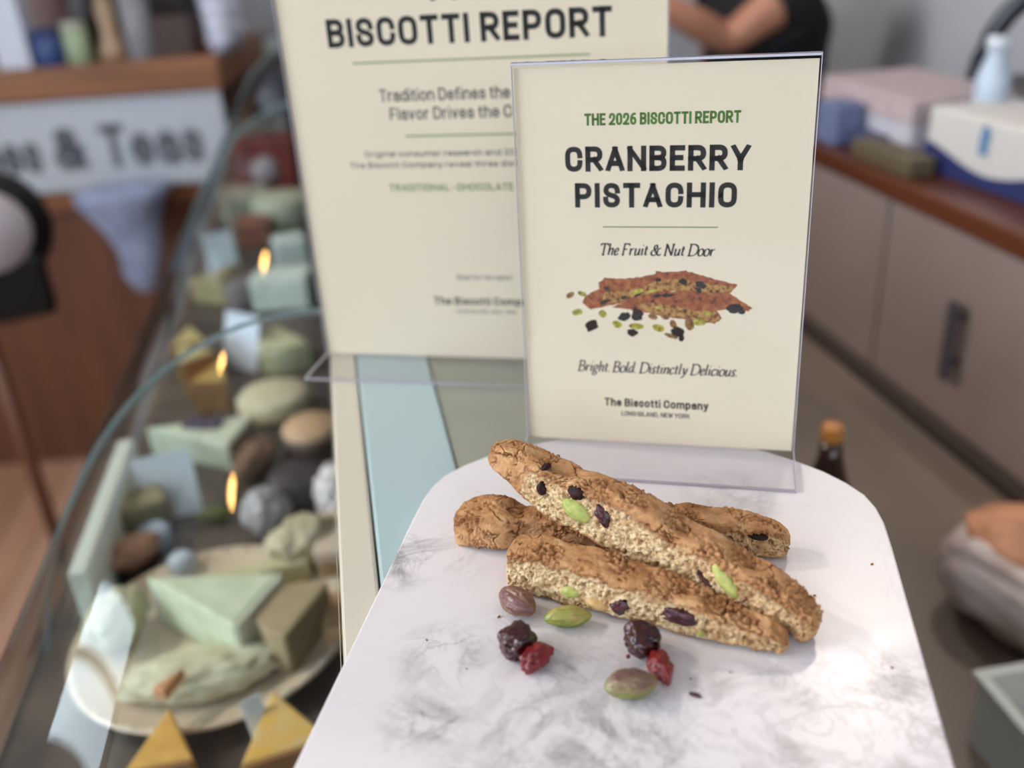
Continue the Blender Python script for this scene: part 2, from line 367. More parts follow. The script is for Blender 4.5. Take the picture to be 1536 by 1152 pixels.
# ================================================================== STROKE FONTS (drawn here, glyph by glyph)
# x 0..1 spans the glyph's centre lines, y 0..1 the cap height; each glyph: width, strokes
SANS = {
'A': (.70, "M0,0 L.5,1 L1,0", "M.17,.27 L.83,.27"), 'B': (.64, "M0,0 L0,1 L.5,1 Q.97,1 .97,.77 Q.97,.53 .5,.53 L0,.53", "M.5,.53 Q1,.53 1,.27 Q1,0 .5,0 L0,0"),
'C': (.66, "M1,.68 Q1,1 .5,1 Q0,1 0,.66 L0,.34 Q0,0 .5,0 Q1,0 1,.32"), 'D': (.66, "M0,0 L0,1 L.4,1 Q1,1 1,.6 L1,.4 Q1,0 .4,0 L0,0"),
'E': (.56, "M1,1 L0,1 L0,0 L1,0", "M0,.52 L.85,.52"), 'F': (.55, "M1,1 L0,1 L0,0", "M0,.48 L.85,.48"),
'G': (.68, "M1,.72 Q.97,1 .5,1 Q0,1 0,.66 L0,.34 Q0,0 .5,0 Q.85,0 1,.16 L1,.44 L.55,.44"), 'H': (.70, "M0,0 L0,1", "M1,0 L1,1", "M0,.52 L1,.52"),
'I': (0, "M0,0 L0,1"), 'K': (.68, "M0,0 L0,1", "M.95,1 L.1,.42", "M.35,.55 L1,0"), 'L': (.54, "M0,1 L0,0 L1,0"), 'N': (.70, "M0,0 L0,1 L1,0 L1,1"),
'O': (.68, "M0,.5 L0,.66 Q0,1 .5,1 Q1,1 1,.66 L1,.34 Q1,0 .5,0 Q0,0 0,.34 L0,.5"), 'P': (.64, "M0,0 L0,1 L.5,1 Q1,1 1,.71 Q1,.43 .5,.43 L0,.43"),
'R': (.66, "M0,0 L0,1 L.5,1 Q.98,1 .98,.72 Q.98,.46 .5,.46 L0,.46", "M.5,.46 L1,0"), 'S': (.64, "M1,.72 Q.98,1 .5,1 Q.03,1 .03,.75 Q.03,.57 .5,.5 Q1,.42 1,.25 Q1,0 .5,0 Q0,0 0,.3"),
'T': (.64, "M0,1 L1,1", "M.5,1 L.5,0"), 'W': (.92, "M0,1 L.26,0 L.5,.9 L.74,0 L1,1"), 'Y': (.68, "M0,1 L.5,.42 L1,1", "M.5,.42 L.5,0"), 'V': (.68, "M0,1 L.5,0 L1,1"),
'M': (.86, "M0,0 L0,1 L.5,.1 L1,1 L1,0"),
'0': (.60, "M0,.5 L0,.66 Q0,1 .5,1 Q1,1 1,.66 L1,.34 Q1,0 .5,0 Q0,0 0,.34 L0,.5"), '2': (.60, "M0,.7 Q0,1 .5,1 Q1,1 1,.72 Q1,.52 .6,.3 L.0,0 L1,0"),
'6': (.60, "M.85,1 Q0,.98 0,.4 Q0,0 .5,0 Q1,0 1,.3 Q1,.58 .5,.58 Q.1,.58 0,.4"), ',': (.05, "M.5,.04 L.0,-.12"), '.': (.0, "M0,0 L0,.02"), '·': (.0, "M0,.47 L0,.53"),
'&': (.74, "M1,0 L.2,.72 Q.1,1 .42,1 Q.75,1 .7,.75 Q.65,.62 .3,.5 Q0,.4 0,.24 Q0,0 .4,0 Q.8,0 .95,.45"),
'a': (.56, "M.05,.55 Q.1,.72 .5,.72 Q1,.72 1,.5 L1,0", "M1,.42 L.5,.42 Q0,.42 0,.2 Q0,0 .4,0 Q.8,0 1,.18"), 'b': (.57, "M0,1 L0,0", "M0,.5 Q.2,.72 .5,.72 Q1,.72 1,.36 Q1,0 .5,0 Q.2,0 0,.2"),
'c': (.53, "M1,.5 Q.95,.72 .5,.72 Q0,.72 0,.36 Q0,0 .5,0 Q.95,0 1,.22"), 'd': (.57, "M1,1 L1,0", "M1,.5 Q.8,.72 .5,.72 Q0,.72 0,.36 Q0,0 .5,0 Q.8,0 1,.2"),
'e': (.55, "M.02,.37 L1,.37 Q1,.72 .5,.72 Q0,.72 0,.36 Q0,0 .5,0 Q.8,0 .97,.15"), 'f': (.36, "M1,1 Q.4,1.03 .4,.8 L.4,0", "M0,.68 L.95,.68"),
'g': (.57, "M1,.72 L1,-.06 Q1,-.28 .5,-.28 Q.2,-.28 .05,-.18", "M1,.5 Q.8,.72 .5,.72 Q0,.72 0,.36 Q0,0 .5,0 Q.8,0 1,.2"), 'h': (.57, "M0,1 L0,0", "M0,.5 Q.2,.72 .55,.72 Q1,.72 1,.45 L1,0"),
'i': (0, "M0,0 L0,.64", "M0,1 L0,1.01"), 'j': (.1, "M1,.72 L1,-.1 Q1,-.28 0,-.28"), 'k': (.55, "M0,0 L0,1", "M.9,.72 L.1,.28", "M.4,.42 L1,0"), 'l': (0, "M0,0 L0,1"),
'm': (.90, "M0,0 L0,.72", "M0,.5 Q.1,.72 .28,.72 Q.5,.72 .5,.45 L.5,0", "M.5,.5 Q.6,.72 .78,.72 Q1,.72 1,.45 L1,0"), 'n': (.57, "M0,0 L0,.72", "M0,.5 Q.2,.72 .55,.72 Q1,.72 1,.45 L1,0"),
'o': (.58, "M0,.36 Q0,.72 .5,.72 Q1,.72 1,.36 Q1,0 .5,0 Q0,0 0,.36"), 'p': (.57, "M0,.72 L0,-.28", "M0,.5 Q.2,.72 .5,.72 Q1,.72 1,.36 Q1,0 .5,0 Q.2,0 0,.2"),
'r': (.38, "M0,0 L0,.72", "M0,.5 Q.2,.74 .95,.7"), 's': (.52, "M1,.52 Q.95,.72 .5,.72 Q.05,.72 .05,.54 Q.05,.42 .5,.37 Q1,.3 1,.18 Q1,0 .5,0 Q.05,0 0,.2"),
't': (.36, "M.4,.92 L.4,.2 Q.4,0 1,.0", "M0,.7 L.95,.7"), 'u': (.57, "M0,.72 L0,.26 Q0,0 .45,0 Q.8,0 1,.22", "M1,.72 L1,0"), 'v': (.54, "M0,.72 L.5,0 L1,.72"), 'w': (.8, "M0,.72 L.25,0 L.5,.7 L.75,0 L1,.72"),
'y': (.54, "M0,.72 L.5,.02", "M1,.72 L.45,-.2 Q.35,-.3 .05,-.28"),
}
# italic with modulated strokes; x already in cap-height units inside the glyph's own width
ITAL = {
'T': (.66, "M0,.84 L.04,1 L.98,1 L.94,.84", "M.5,1 L.5,0", "M.32,0 L.68,0"), 'F': (.58, "M.22,1 L.22,0", "M.06,0 L.42,0", "M.06,1 L.98,1 L.96,.84", "M.22,.52 L.75,.52"),
'N': (.78, "M.12,0 L.12,1 L.84,0 L.84,1", "M0,1 L.14,1", "M0,0 L.26,0", "M.7,1 L1,1"), 'D': (.80, "M.16,1 L.16,0", "M0,0 L.35,0 Q1,.02 1,.52 Q1,1 .4,1 L0,1"),
'B': (.62, "M.18,1 L.18,0", "M0,1 L.45,1 Q.86,1 .86,.77 Q.86,.55 .4,.53 L.18,.53", "M.4,.53 Q1,.53 1,.27 Q1,0 .45,0 L0,0"),
'h': (.46, "M0,1 L.14,1.02 L.14,0", "M.14,.3 Q.4,.62 .7,.6 Q.9,.58 .84,.35 L.78,.1 Q.8,0 1,.06"), 'e': (.36, "M.1,.3 Q.95,.3 .9,.48 Q.82,.62 .55,.6 Q.08,.55 .1,.24 Q.14,0 .5,0 Q.8,.02 1,.16"),
'r': (.36, "M.02,.5 L.22,.6 L.22,0", "M.22,.32 Q.5,.62 .98,.56"), 'u': (.50, "M0,.5 L.16,.6 L.14,.18 Q.14,0 .36,0 Q.62,.04 .8,.36", "M.82,.6 L.8,.1 Q.84,0 1,.08"),
'i': (.2, "M.1,.5 L.45,.6 L.4,.12 Q.5,0 1,.08", "M.42,.84 L.6,.9"), 't': (.28, "M.42,.82 L.36,.16 Q.38,0 1,.08", "M.0,.58 L.95,.58"),
'o': (.42, "M.5,.6 Q0,.6 0,.28 Q0,0 .46,0 Q1,0 1,.33 Q1,.6 .5,.6"), '&': (.84, "M.95,.62 Q.62,.7 .66,.4 Q.6,0 .3,0 Q0,.02 .02,.26 Q.06,.46 .36,.52 Q.58,.6 .52,.82 Q.44,.96 .28,.86 Q.16,.7 .34,.48 Q.62,.08 .86,.0 Q1,.0 1,.14"),
'g': (.44, "M.48,.6 Q.06,.58 .08,.36 Q.12,.18 .44,.2 Q.84,.24 .84,.44 Q.8,.6 .48,.6", "M.8,.55 L1.02,.6", "M.2,.2 Q.0,.06 .4,.0 Q.9,-.06 .82,-.2 Q.7,-.36 .34,-.34 Q-.08,-.28 .06,-.12 Q.12,-.04 .3,.0"),
'l': (.2, "M.05,1 L.42,1.03 L.36,.12 Q.44,0 1,.08"), 'd': (.48, "M.62,1 L.82,1.03 L.78,.1 Q.82,0 1,.08", "M.78,.5 Q.6,.64 .4,.58 Q.02,.46 .04,.18 Q.1,-.02 .32,.02 Q.6,.08 .78,.34"),
's': (.32, "M.88,.48 Q.8,.62 .48,.6 Q.12,.56 .2,.42 Q.3,.34 .6,.26 Q.88,.14 .7,.04 Q.4,-.06 .04,.12"), 'n': (.50, "M.0,.5 L.16,.6 L.16,0", "M.16,.3 Q.44,.62 .7,.6 Q.88,.58 .84,.35 L.8,.1 Q.84,0 1,.06"),
'c': (.36, "M.94,.5 Q.8,.62 .52,.6 Q.04,.52 .06,.24 Q.12,0 .5,0 Q.8,.02 .98,.16"), 'y': (.46, "M0,.54 L.2,.6 Q.34,.5 .44,.04", "M.94,.6 Q.9,.2 .5,-.16 Q.24,-.36 .0,-.28"), '.': (.10, "M0,.0 L1,.07"),
}
def flatten(path):
    pts = []; 
    for tok in path.split():
        pass
    toks = path.replace('M', ' M ').replace('L', ' L ').replace('Q', ' Q ').split(); i = 0
    def rd(k): a, b = toks[k].split(','); return np.array([float(a), float(b)])
    while i < len(toks):
        c = toks[i]
        if c in 'ML': pts.append(rd(i+1)); i += 2
        else:
            p0, p1, p2 = pts[-1], rd(i+1), rd(i+2)
            for t in np.linspace(0, 1, 8)[1:]:
                # superelliptic-feeling corner: weight the control point a little
                w = .96; a, b, d = (1-t)**2, 2*t*(1-t)*w, t*t
                pts.append((a*p0+b*p1+d*p2)/(a+b+d))
            i += 3
    return pts
def pieces(pts):
    out_, cur = [], [pts[0]]
    for i in range(1, len(pts)):
        cur.append(pts[i])
        if i < len(pts)-1:
            a, b = pts[i]-pts[i-1], pts[i+1]-pts[i]; c = (a@b)/((np.linalg.norm(a)*np.linalg.norm(b))+1e-9)
            if c < .55: out_.append(cur); cur = [pts[i]]
    out_.append(cur); return [c for c in out_ if np.linalg.norm(c[-1]-c[0]) > 1e-6 or len(c) > 2]
def text_mesh(name, s, x0, x1, vbase, cap, m, parent, place, style='sans', weight=.19, gap=None, slant=0., lift=.22):
    """text fitted between x0 and x1 (mm) on the baseline vbase; place(u, v, lift) gives the 3-D point"""
    F = SANS if style == 'sans' else ITAL
    gap = gap if gap is not None else (.10 if style == 'sans' else .085)
    adv = 0; gl = []
    w = weight
    for ch in s:
        if ch == ' ': adv += .26 if style == 'sans' else .24; continue
        g = F[ch]; W = g[0]+ (w if g[0] < .2 and style == 'sans' else 0)
        W = max(W, w*1.02) if style == 'sans' else W
        gl.append((g, adv, W)); adv += W+gap
    adv -= gap
    k = (x1-x0)/adv
    verts, faces = [], []
    for g, a, W in gl:
        for st, pts in [(st, pp) for st in g[1:] for pp in pieces(flatten(st))]:
            if style == 'sans':
                q = [np.array([a+w/2+p[0]*(W-w), p[1]*(1-w)+w/2]) for p in pts]
            else:
                q = [np.array([a+p[0]*W+slant*p[1], p[1]]) for p in pts]
            q = [np.array([p[0]*k, p[1]*cap]) for p in q]
            wk = w*cap
            d0 = q[1]-q[0]; d1 = q[-1]-q[-2]
            if style == 'sans':
                q[0] = q[0]-d0/np.linalg.norm(d0)*wk/2; q[-1] = q[-1]+d1/np.linalg.norm(d1)*wk/2
            n = len(q); base = len(verts)
            for i in range(n):
                da = q[i]-q[max(i-1, 0)] if i else q[1]-q[0]; db = q[min(i+1, n-1)]-q[i] if i < n-1 else q[-1]-q[-2]
                da = da/(np.linalg.norm(da)+1e-9); db = db/(np.linalg.norm(db)+1e-9)
                t = da+db; t = t/(np.linalg.norm(t)+1e-9) if np.linalg.norm(t) > .05 else db
                nn = np.array([-t[1], t[0]]); mit = 1/max(.35, abs(nn@np.array([-da[1], da[0]])))
                if style == 'sans': hw = wk/2*min(mit, 1.9 if len(st) < 40 else 1.25)
                else:
                    ang = math.atan2(t[1], t[0]); hw = cap*(.075+.085*abs(math.sin(ang-math.radians(25))))*.5*w/.1
                for sgn in (1, -1):
                    p = q[i]+nn*hw*sgn
                    if style == 'sans' and g is not SANS.get('j'):
                        lo_ = -1e9 if (min(pp[1] for pp in pts) < -.01) else 0
                        p = np.array([p[0], min(max(p[1], lo_), cap if max(pp[1] for pp in pts) <= 1.0 else 1e9)])
                    verts.append(place(x0+p[0], vbase+p[1], lift))
            for i in range(n-1): faces.append((base+2*i, base+2*i+1, base+2*i+3, base+2*i+2))
    return raw(name, verts, faces, m, parent)
def rule(name, x0, x1, v, t, m, parent, place):
    return raw(name, [place(x0, v-t/2, .22), place(x1, v-t/2, .22), place(x1, v+t/2, .22), place(x0, v+t/2, .22)], [(0, 1, 2, 3)], m, parent)

# ================================================================== SIGN HOLDERS
m_paper = mat('cream_paper', (237, 223, 199), .75, spec=.3)
m_ink = mat('black_ink', (34, 31, 32), .6); m_ink2 = mat('grey_ink', (88, 84, 84), .6); m_green = mat('green_ink', (84, 124, 52), .6); m_green2 = mat('pale_green_ink', (146, 162, 112), .6)
acr = thin_glass('clear_acrylic', (.985, .985, .985), .02, 1.35)
acr_foot = thin_glass('clear_acrylic_foot', (.965, .963, .97), .015, 1.42)
acr_edge = mat('acrylic_edge', (205, 202, 214), .12, .0, .9, coat=.6); acr_dark = mat('acrylic_fold', (120, 118, 132), .1, .0, .9, coat=.8)
def holder(name, loc, yaw, lean, Wd, H, foot, label):
    r = empty(name, loc, label, 'sign', rz=math.radians(yaw)); l = math.radians(lean); hw = Wd/2
    def pl(u, v, d): return (u, v*math.sin(l)-d*math.cos(l), v*math.cos(l)+d*math.sin(l))
    def slabm(nm, u0, u1, v0, v1, d0, d1, m, parent=r):
        vs = [pl(u, v, d) for d in (d0, d1) for u, v in ((u0, v0), (u1, v0), (u1, v1), (u0, v1))]
        fs = [(0, 3, 2, 1), (4, 5, 6, 7), (0, 1, 5, 4), (1, 2, 6, 5), (2, 3, 7, 6), (3, 0, 4, 7)]
        return raw(nm, vs, fs, m, parent)
    sheet = slabm('paper_sheet', -hw+.6, hw-.6, 1.2, H-1.2, -.15, .15, m_paper)
    slabm('front_pane', -hw, hw, .4, H, .5, 2., acr); slabm('back_pane', -hw, hw, .4, H, -2., -.5, acr)
    slabm('top_fold', -hw, hw, H, H+1.3, -2., 2., acr_dark)
    slabm('edge_strip', -hw-.3, -hw, .4, H+1.3, .4, 2., acr_edge); slabm('edge_strip', hw, hw+.3, .4, H+1.3, .4, 2., acr_edge)
    slabm('top_bead', -hw, hw, H+.1, H+1.0, 2., 2.4, acr_edge)
    # foot: a clear sheet bent forward along the bottom, with a bright edge all round
    def fb(nm, lo, hi, m): 
        bm = bmesh.new(); add_box(bm, lo, hi, .0); return bm_obj(nm, bm, m, r)
    fb('foot', (-hw, -foot+.6, .2), (hw, -.2, 2.0), acr_foot)
    fb('foot_edge', (-hw, -foot, .2), (hw, -foot+.6, 1.4), mat('acrylic_foot_edge', (172, 164, 176), .2, spec=.8))
    fb('foot_edge', (hw, -foot, .2), (hw+.5, 0, 2.0), acr_edge); fb('foot_edge', (-hw-.5, -foot, .2), (-hw, 0, 2.0), acr_edge)
    fb('back_foot', (-hw, 0, .2), (hw, foot*.9, 2.0), acr_foot)
    return r, sheet, pl
sg, sheet, pl = holder('acrylic_sign', (129.62, 380.62, 0), -23.398, 3.94, 127, 178, 34.2, 'smaller acrylic-framed cream sign reading CRANBERRY PISTACHIO, standing at the far end of the marble board')
T = lambda nm, s, x0, x1, v, cap, m, style='sans', **k: text_mesh(nm, s, x0, x1, 178-v, cap, m, sheet, pl, style, **k)
T('report_line_text', 'THE 2026 BISCOTTI REPORT', -32.5, 33.1, 25.7, 5.1, m_green, weight=.2)['label'] = 'green line reading THE 2026 BISCOTTI REPORT'
T('heading_text', 'CRANBERRY', -41.6, 37.8, 45.4, 10.9, m_ink, weight=.212, gap=.085)['label'] = 'large black word CRANBERRY'
T('heading_text', 'PISTACHIO', -37.6, 33, 61.3, 10.9, m_ink, weight=.212, gap=.095)['label'] = 'large black word PISTACHIO'
rule('divider_line', -25.2, 25.4, 108, .45, m_green, sheet, pl)
T('subtitle_text', 'The Fruit & Nut Door', -26.9, 23.9, 82.9, 5.2, m_ink, 'ital', weight=.105, slant=.22)['label'] = 'black italic words The Fruit & Nut Door'
T('tagline_text', 'Bright. Bold. Distinctly Delicious.', -38, 36.2, 140, 5.3, m_ink2, 'ital', weight=.1, slant=.22)['label'] = 'grey italic words Bright. Bold. Distinctly Delicious.'
T('company_text', 'The Biscotti Company', -25.3, 23.9, 157.7, 4.2, m_ink, weight=.19)['label'] = 'small black words The Biscotti Company'
T('place_text', 'LONG ISLAND, NEW YORK', -17.2, 15.5, 162.6, 2.5, m_ink2, weight=.17)['label'] = 'tiny words LONG ISLAND, NEW YORK'
# printed picture of biscotti and nuts: flat shapes on the paper
o_s = np.array([129.62, 380.62, 0.]); yw = math.radians(-23.398); ln = math.radians(3.94)
axu = np.array([math.cos(yw), math.sin(yw), 0]); nn_ = np.array([-math.sin(yw), math.cos(yw), 0]); upu = np.array([0, 0, 1.])*math.cos(ln)+nn_*math.sin(ln)
NS = np.cross(axu, upu)
def on_sign(px, py):
    d = ray(px, py); t = ((o_s-CAM_O)@NS)/(d@NS); q = CAM_O+d*t-o_s; return q@axu, q@upu
def Z3(x, y): return on_sign(760+x/3.2, 360+y/3.2)      # points read from an enlarged view of the print
def print_poly(nm, pts, m, lift, noise=.25, close=True):
    q = [np.array(Z3(*p)) for p in pts]; out_ = []
    for a, b in zip(q, q[1:]+q[:1]):
        n = max(1, int(np.linalg.norm(b-a)/.9))
        for k in range(n): out_.append(a+(b-a)*k/n + (np.array([random.uniform(-1, 1), random.uniform(-1, 1)])*noise if k or n > 1 else 0))
    bm = bmesh.new(); vs = [bm.verts.new(pl(u, v, lift)) for u, v in out_]; f = bm.faces.new(vs)
    bmesh.ops.triangulate(bm, faces=[f]); return bm_obj(nm, bm, m, sheet)
m_pb = mat('printed_biscotti', (176, 104, 62), .6, c2=(140, 70, 36), scale=420, detail=6, lo=.42, hi=.6)
def print_mat(name, cs, scale, thr):
    m = mat(name, cs[0], .6); nt = m.node_tree; N = nt.nodes; L = nt.links
    tc = N.new('ShaderNodeTexCoord'); n = N.new('ShaderNodeTexNoise'); n.inputs['Scale'].default_value = scale; n.inputs['Detail'].default_value = 7; n.inputs['Roughness'].default_value = .7
    r = N.new('ShaderNodeValToRGB'); e = r.color_ramp.elements
    e[0].position, e[0].color = thr[0], (*lin(cs[0]), 1); e[1].position, e[1].color = thr[-1], (*lin(cs[-1]), 1)
    for c, t in list(zip(cs, thr))[1:-1]: x = e.new(t); x.color = (*lin(c), 1)
    L.new(tc.outputs['Object'], n.inputs['Vector']); L.new(n.outputs['Fac'], r.inputs[0]); L.new(r.outputs[0], N['Principled BSDF'].inputs['Base Color']); return m
m_pc = print_mat('printed_crust', [(60, 28, 14), (140, 72, 36), (162, 92, 50), (184, 118, 72)], 330, (.34, .44, .55, .68))
m_pm = print_mat('printed_crumb', [(40, 26, 18), (150, 96, 44), (186, 142, 78), (170, 150, 70)], 520, (.38, .46, .56, .70))
print_poly('printed_biscotto', [(440, 205), (470, 182), (560, 186), (640, 178), (715, 160), (714, 145), (760, 155), (860, 147), (940, 170), (1010, 190), (1108, 215), (1080, 250), (1010, 262), (900, 255), (800, 245), (720, 258), (640, 280), (560, 300), (480, 318), (400, 332), (362, 300), (380, 265), (445, 232)], m_pc, .155)
print_poly('printed_biscotto', [(500, 322), (600, 285), (740, 246), (900, 244), (1000, 252), (1060, 250), (1100, 275), (1140, 300), (1178, 325), (1160, 342), (1120, 340), (1060, 330), (1010, 340), (1034, 375), (1000, 402), (930, 392), (860, 380), (780, 372), (690, 352), (600, 335)], m_pc, .165)
print_poly('printed_crumb_patch', [(450, 300), (470, 250), (540, 246), (640, 226), (700, 200), (800, 186), (900, 200), (1000, 215), (1090, 222), (1076, 244), (1000, 255), (900, 246), (800, 238), (700, 250), (600, 278), (520, 300)], m_pm, .175)
print_poly('printed_crumb_patch', [(620, 310), (700, 300), (800, 315), (900, 340), (1000, 345), (1026, 372), (1000, 394), (900, 380), (780, 364), (680, 345)], m_pm, .175)
m_pd = mat('printed_dark', (34, 22, 22), .6); m_pg = print_mat('printed_pistachio', [(110, 100, 30), (172, 162, 60), (196, 186, 84)], 500, (.4, .5, .6)); m_pp = print_mat('printed_skin_pistachio', [(96, 60, 44), (142, 96, 60), (150, 134, 70)], 500, (.4, .5, .6))
def pell(cx, cy, rx, ry, deg, m, lift=.19, nm='printed_nut', n=14, jit=.08):
    a = math.radians(deg); pts = []
    for k in range(n):
        t = 2*math.pi*k/n; r = 1+random.uniform(-jit, jit); x, y = rx*math.cos(t)*r, ry*math.sin(t)*r
        pts.append((cx+x*math.cos(a)-y*math.sin(a), cy+x*math.sin(a)+y*math.cos(a)))
    return print_poly(nm, pts, m, lift, 0)
for a in ((306, 264, 22, 13, -30), (702, 368, 24, 14, 15), (760, 368, 22, 13, 20), (800, 404, 22, 16, 60), (877, 405, 22, 28, -20), (790, 460, 34, 10, 20)): pell(*a, m_pp)
for a in ((362, 257, 23, 12, 20), (340, 346, 26, 16, -8), (461, 354, 20, 18, 50), (531, 404, 24, 17, 25), (624, 413, 36, 15, 5), (730, 422, 30, 17, 20), (922, 395, 34, 15, 5), (632, 246, 28, 12, -15), (700, 244, 26, 9, -10), (964, 350, 22, 9, 10), (730, 325, 20, 8, 0)): pell(*a, m_pg)
for a in ((408, 412, 33, 26, -35), (566, 368, 30, 22, -10), (628, 356, 30, 30, 20), (602, 444, 26, 18, 10), (820, 440, 36, 22, 15), (840, 470, 14, 14, 0), (1096, 328, 38, 22, -5), (1128, 344, 16, 12, 0)): pell(*a, m_pd, jit=.2, nm='printed_cranberry')
for a in ((850, 200, 22, 16, 10), (930, 215, 28, 16, 20), (920, 240, 18, 12, 40), (728, 190, 14, 10, 0), (480, 232, 14, 10, 0), (470, 296, 22, 12, -20), (560, 275, 18, 8, -20), (770, 265, 34, 9, -5), (720, 268, 26, 8, -12), (628, 264, 22, 7, -20)): pell(*a, m_pd, jit=.3, nm='printed_dark_fleck')

bg, bsheet, bpl = holder('acrylic_sign', (71.92, 531.24, -12), -22.45, 1.29, 216, 279, 37, 'larger acrylic-framed cream sign headed THE BISCOTTI REPORT, standing behind the smaller one')
B_ = lambda nm, s, x0, x1, v, cap, m, style='sans', **k: text_mesh(nm, s, x0, x1, 279-v, cap, m, bsheet, bpl, style, **k)
B_('heading_text', 'THE', -24, 24, 69.7, 15.2, m_ink, weight=.2)['label'] = 'large black word THE'
B_('heading_text', 'BISCOTTI REPORT', -79.5, 79, 91.5, 15.0, m_ink, weight=.2)['label'] = 'large black words BISCOTTI REPORT'
rule('divider_line', -66.5, 67, 279-100, 1.1, m_green2, bsheet, bpl)
B_('subtitle_text', 'Tradition Defines the', -53, 22.4, 121.3, 6.8, m_ink2, weight=.15)['label'] = 'grey words Tradition Defines the'
B_('subtitle_text', 'Flavor Drives the C', -48, 23, 131.5, 6.8, m_ink2, weight=.15)['label'] = 'grey words Flavor Drives the'
rule('divider_line', -40, 40, 279-140.6, 1.1, m_green2, bsheet, bpl)
B_('body_text', 'Original consumer research and 2026', -66, 30, 152.2, 3.4, m_ink2, weight=.16)
B_('body_text', 'The Biscotti Company reveal three distinct', -76, 34, 158.6, 3.4, m_ink2, weight=.16)
B_('flavor_text', 'TRADITIONAL · CHOCOLATE ·', -53.2, 24, 172.3, 4.2, m_green, weight=.16)['label'] = 'green words TRADITIONAL and CHOCOLATE'
B_('caption_text', 'Scan for full report', -17, 17.5, 226.4, 2.9, m_ink2, weight=.16)
B_('company_text', 'The Biscotti Company', -32.7, 33, 242.8, 5.0, m_ink, weight=.18)['label'] = 'black words The Biscotti Company'
B_('place_text', 'LONG ISLAND, NEW YORK', -19, 19, 248.2, 2.4, m_ink2, weight=.14)
#@@FOOD
# ================================================================== BISCOTTI
def biscotto_mat():
    m = bpy.data.materials.new('baked_biscotto'); m.use_nodes = True; nt = m.node_tree; N = nt.nodes; L = nt.links
    b = N['Principled BSDF']; b.inputs['Roughness'].default_value = .78; b.inputs['Specular IOR Level'].default_value = .25
    tc = N.new('ShaderNodeTexCoord')
    def noise(s, d=5, r=.6, dist=0):
        n = N.new('ShaderNodeTexNoise'); n.inputs['Scale'].default_value = s; n.inputs['Detail'].default_value = d; n.inputs['Roughness'].default_value = r; n.inputs['Distortion'].default_value = dist
        L.new(tc.outputs['Object'], n.inputs['Vector']); return n.outputs['Fac']
    def ramp(f, stops):
        r = N.new('ShaderNodeValToRGB'); e = r.color_ramp.elements
        e[0].position, e[0].color = stops[0][0], (*lin(stops[0][1]), 1); e[1].position, e[1].color = stops[-1][0], (*lin(stops[-1][1]), 1)
        for t, c in stops[1:-1]: x = e.new(t); x.color = (*lin(c), 1)
        L.new(f, r.inputs[0]); return r.outputs[0]
    def mix(f, a, b_, mode='MIX'):
        n = N.new('ShaderNodeMix'); n.data_type = 'RGBA'; n.blend_type = mode
        if isinstance(f, (int, float)): n.inputs[0].default_value = f
        else: L.new(f, n.inputs[0])
        for i, v in ((6, a), (7, b_)):
            if isinstance(v, tuple): n.inputs[i].default_value = (*lin(v), 1)
            else: L.new(v, n.inputs[i])
        return n.outputs[2]
    def attr(nm):
        a = N.new('ShaderNodeAttribute'); a.attribute_name = nm; return a.outputs['Fac']
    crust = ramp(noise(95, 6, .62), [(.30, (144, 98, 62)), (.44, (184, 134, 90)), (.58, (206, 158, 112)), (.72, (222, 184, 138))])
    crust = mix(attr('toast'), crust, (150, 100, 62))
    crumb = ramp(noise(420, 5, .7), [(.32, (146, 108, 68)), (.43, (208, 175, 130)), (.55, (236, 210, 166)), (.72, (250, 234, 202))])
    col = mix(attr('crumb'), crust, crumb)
    col = mix(attr('cavity_shade'), col, (112, 66, 34))
    L.new(col, b.inputs['Base Color'])
    bp = N.new('ShaderNodeBump'); bp.inputs['Strength'].default_value = .8; bp.inputs['Distance'].default_value = .0006
    L.new(noise(900, 6, .7), bp.inputs['Height']); L.new(bp.outputs[0], b.inputs['Normal'])
    return m
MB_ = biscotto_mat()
def interp(tab, t): return np.interp(t, [a for a, _ in tab], [b for _, b in tab])
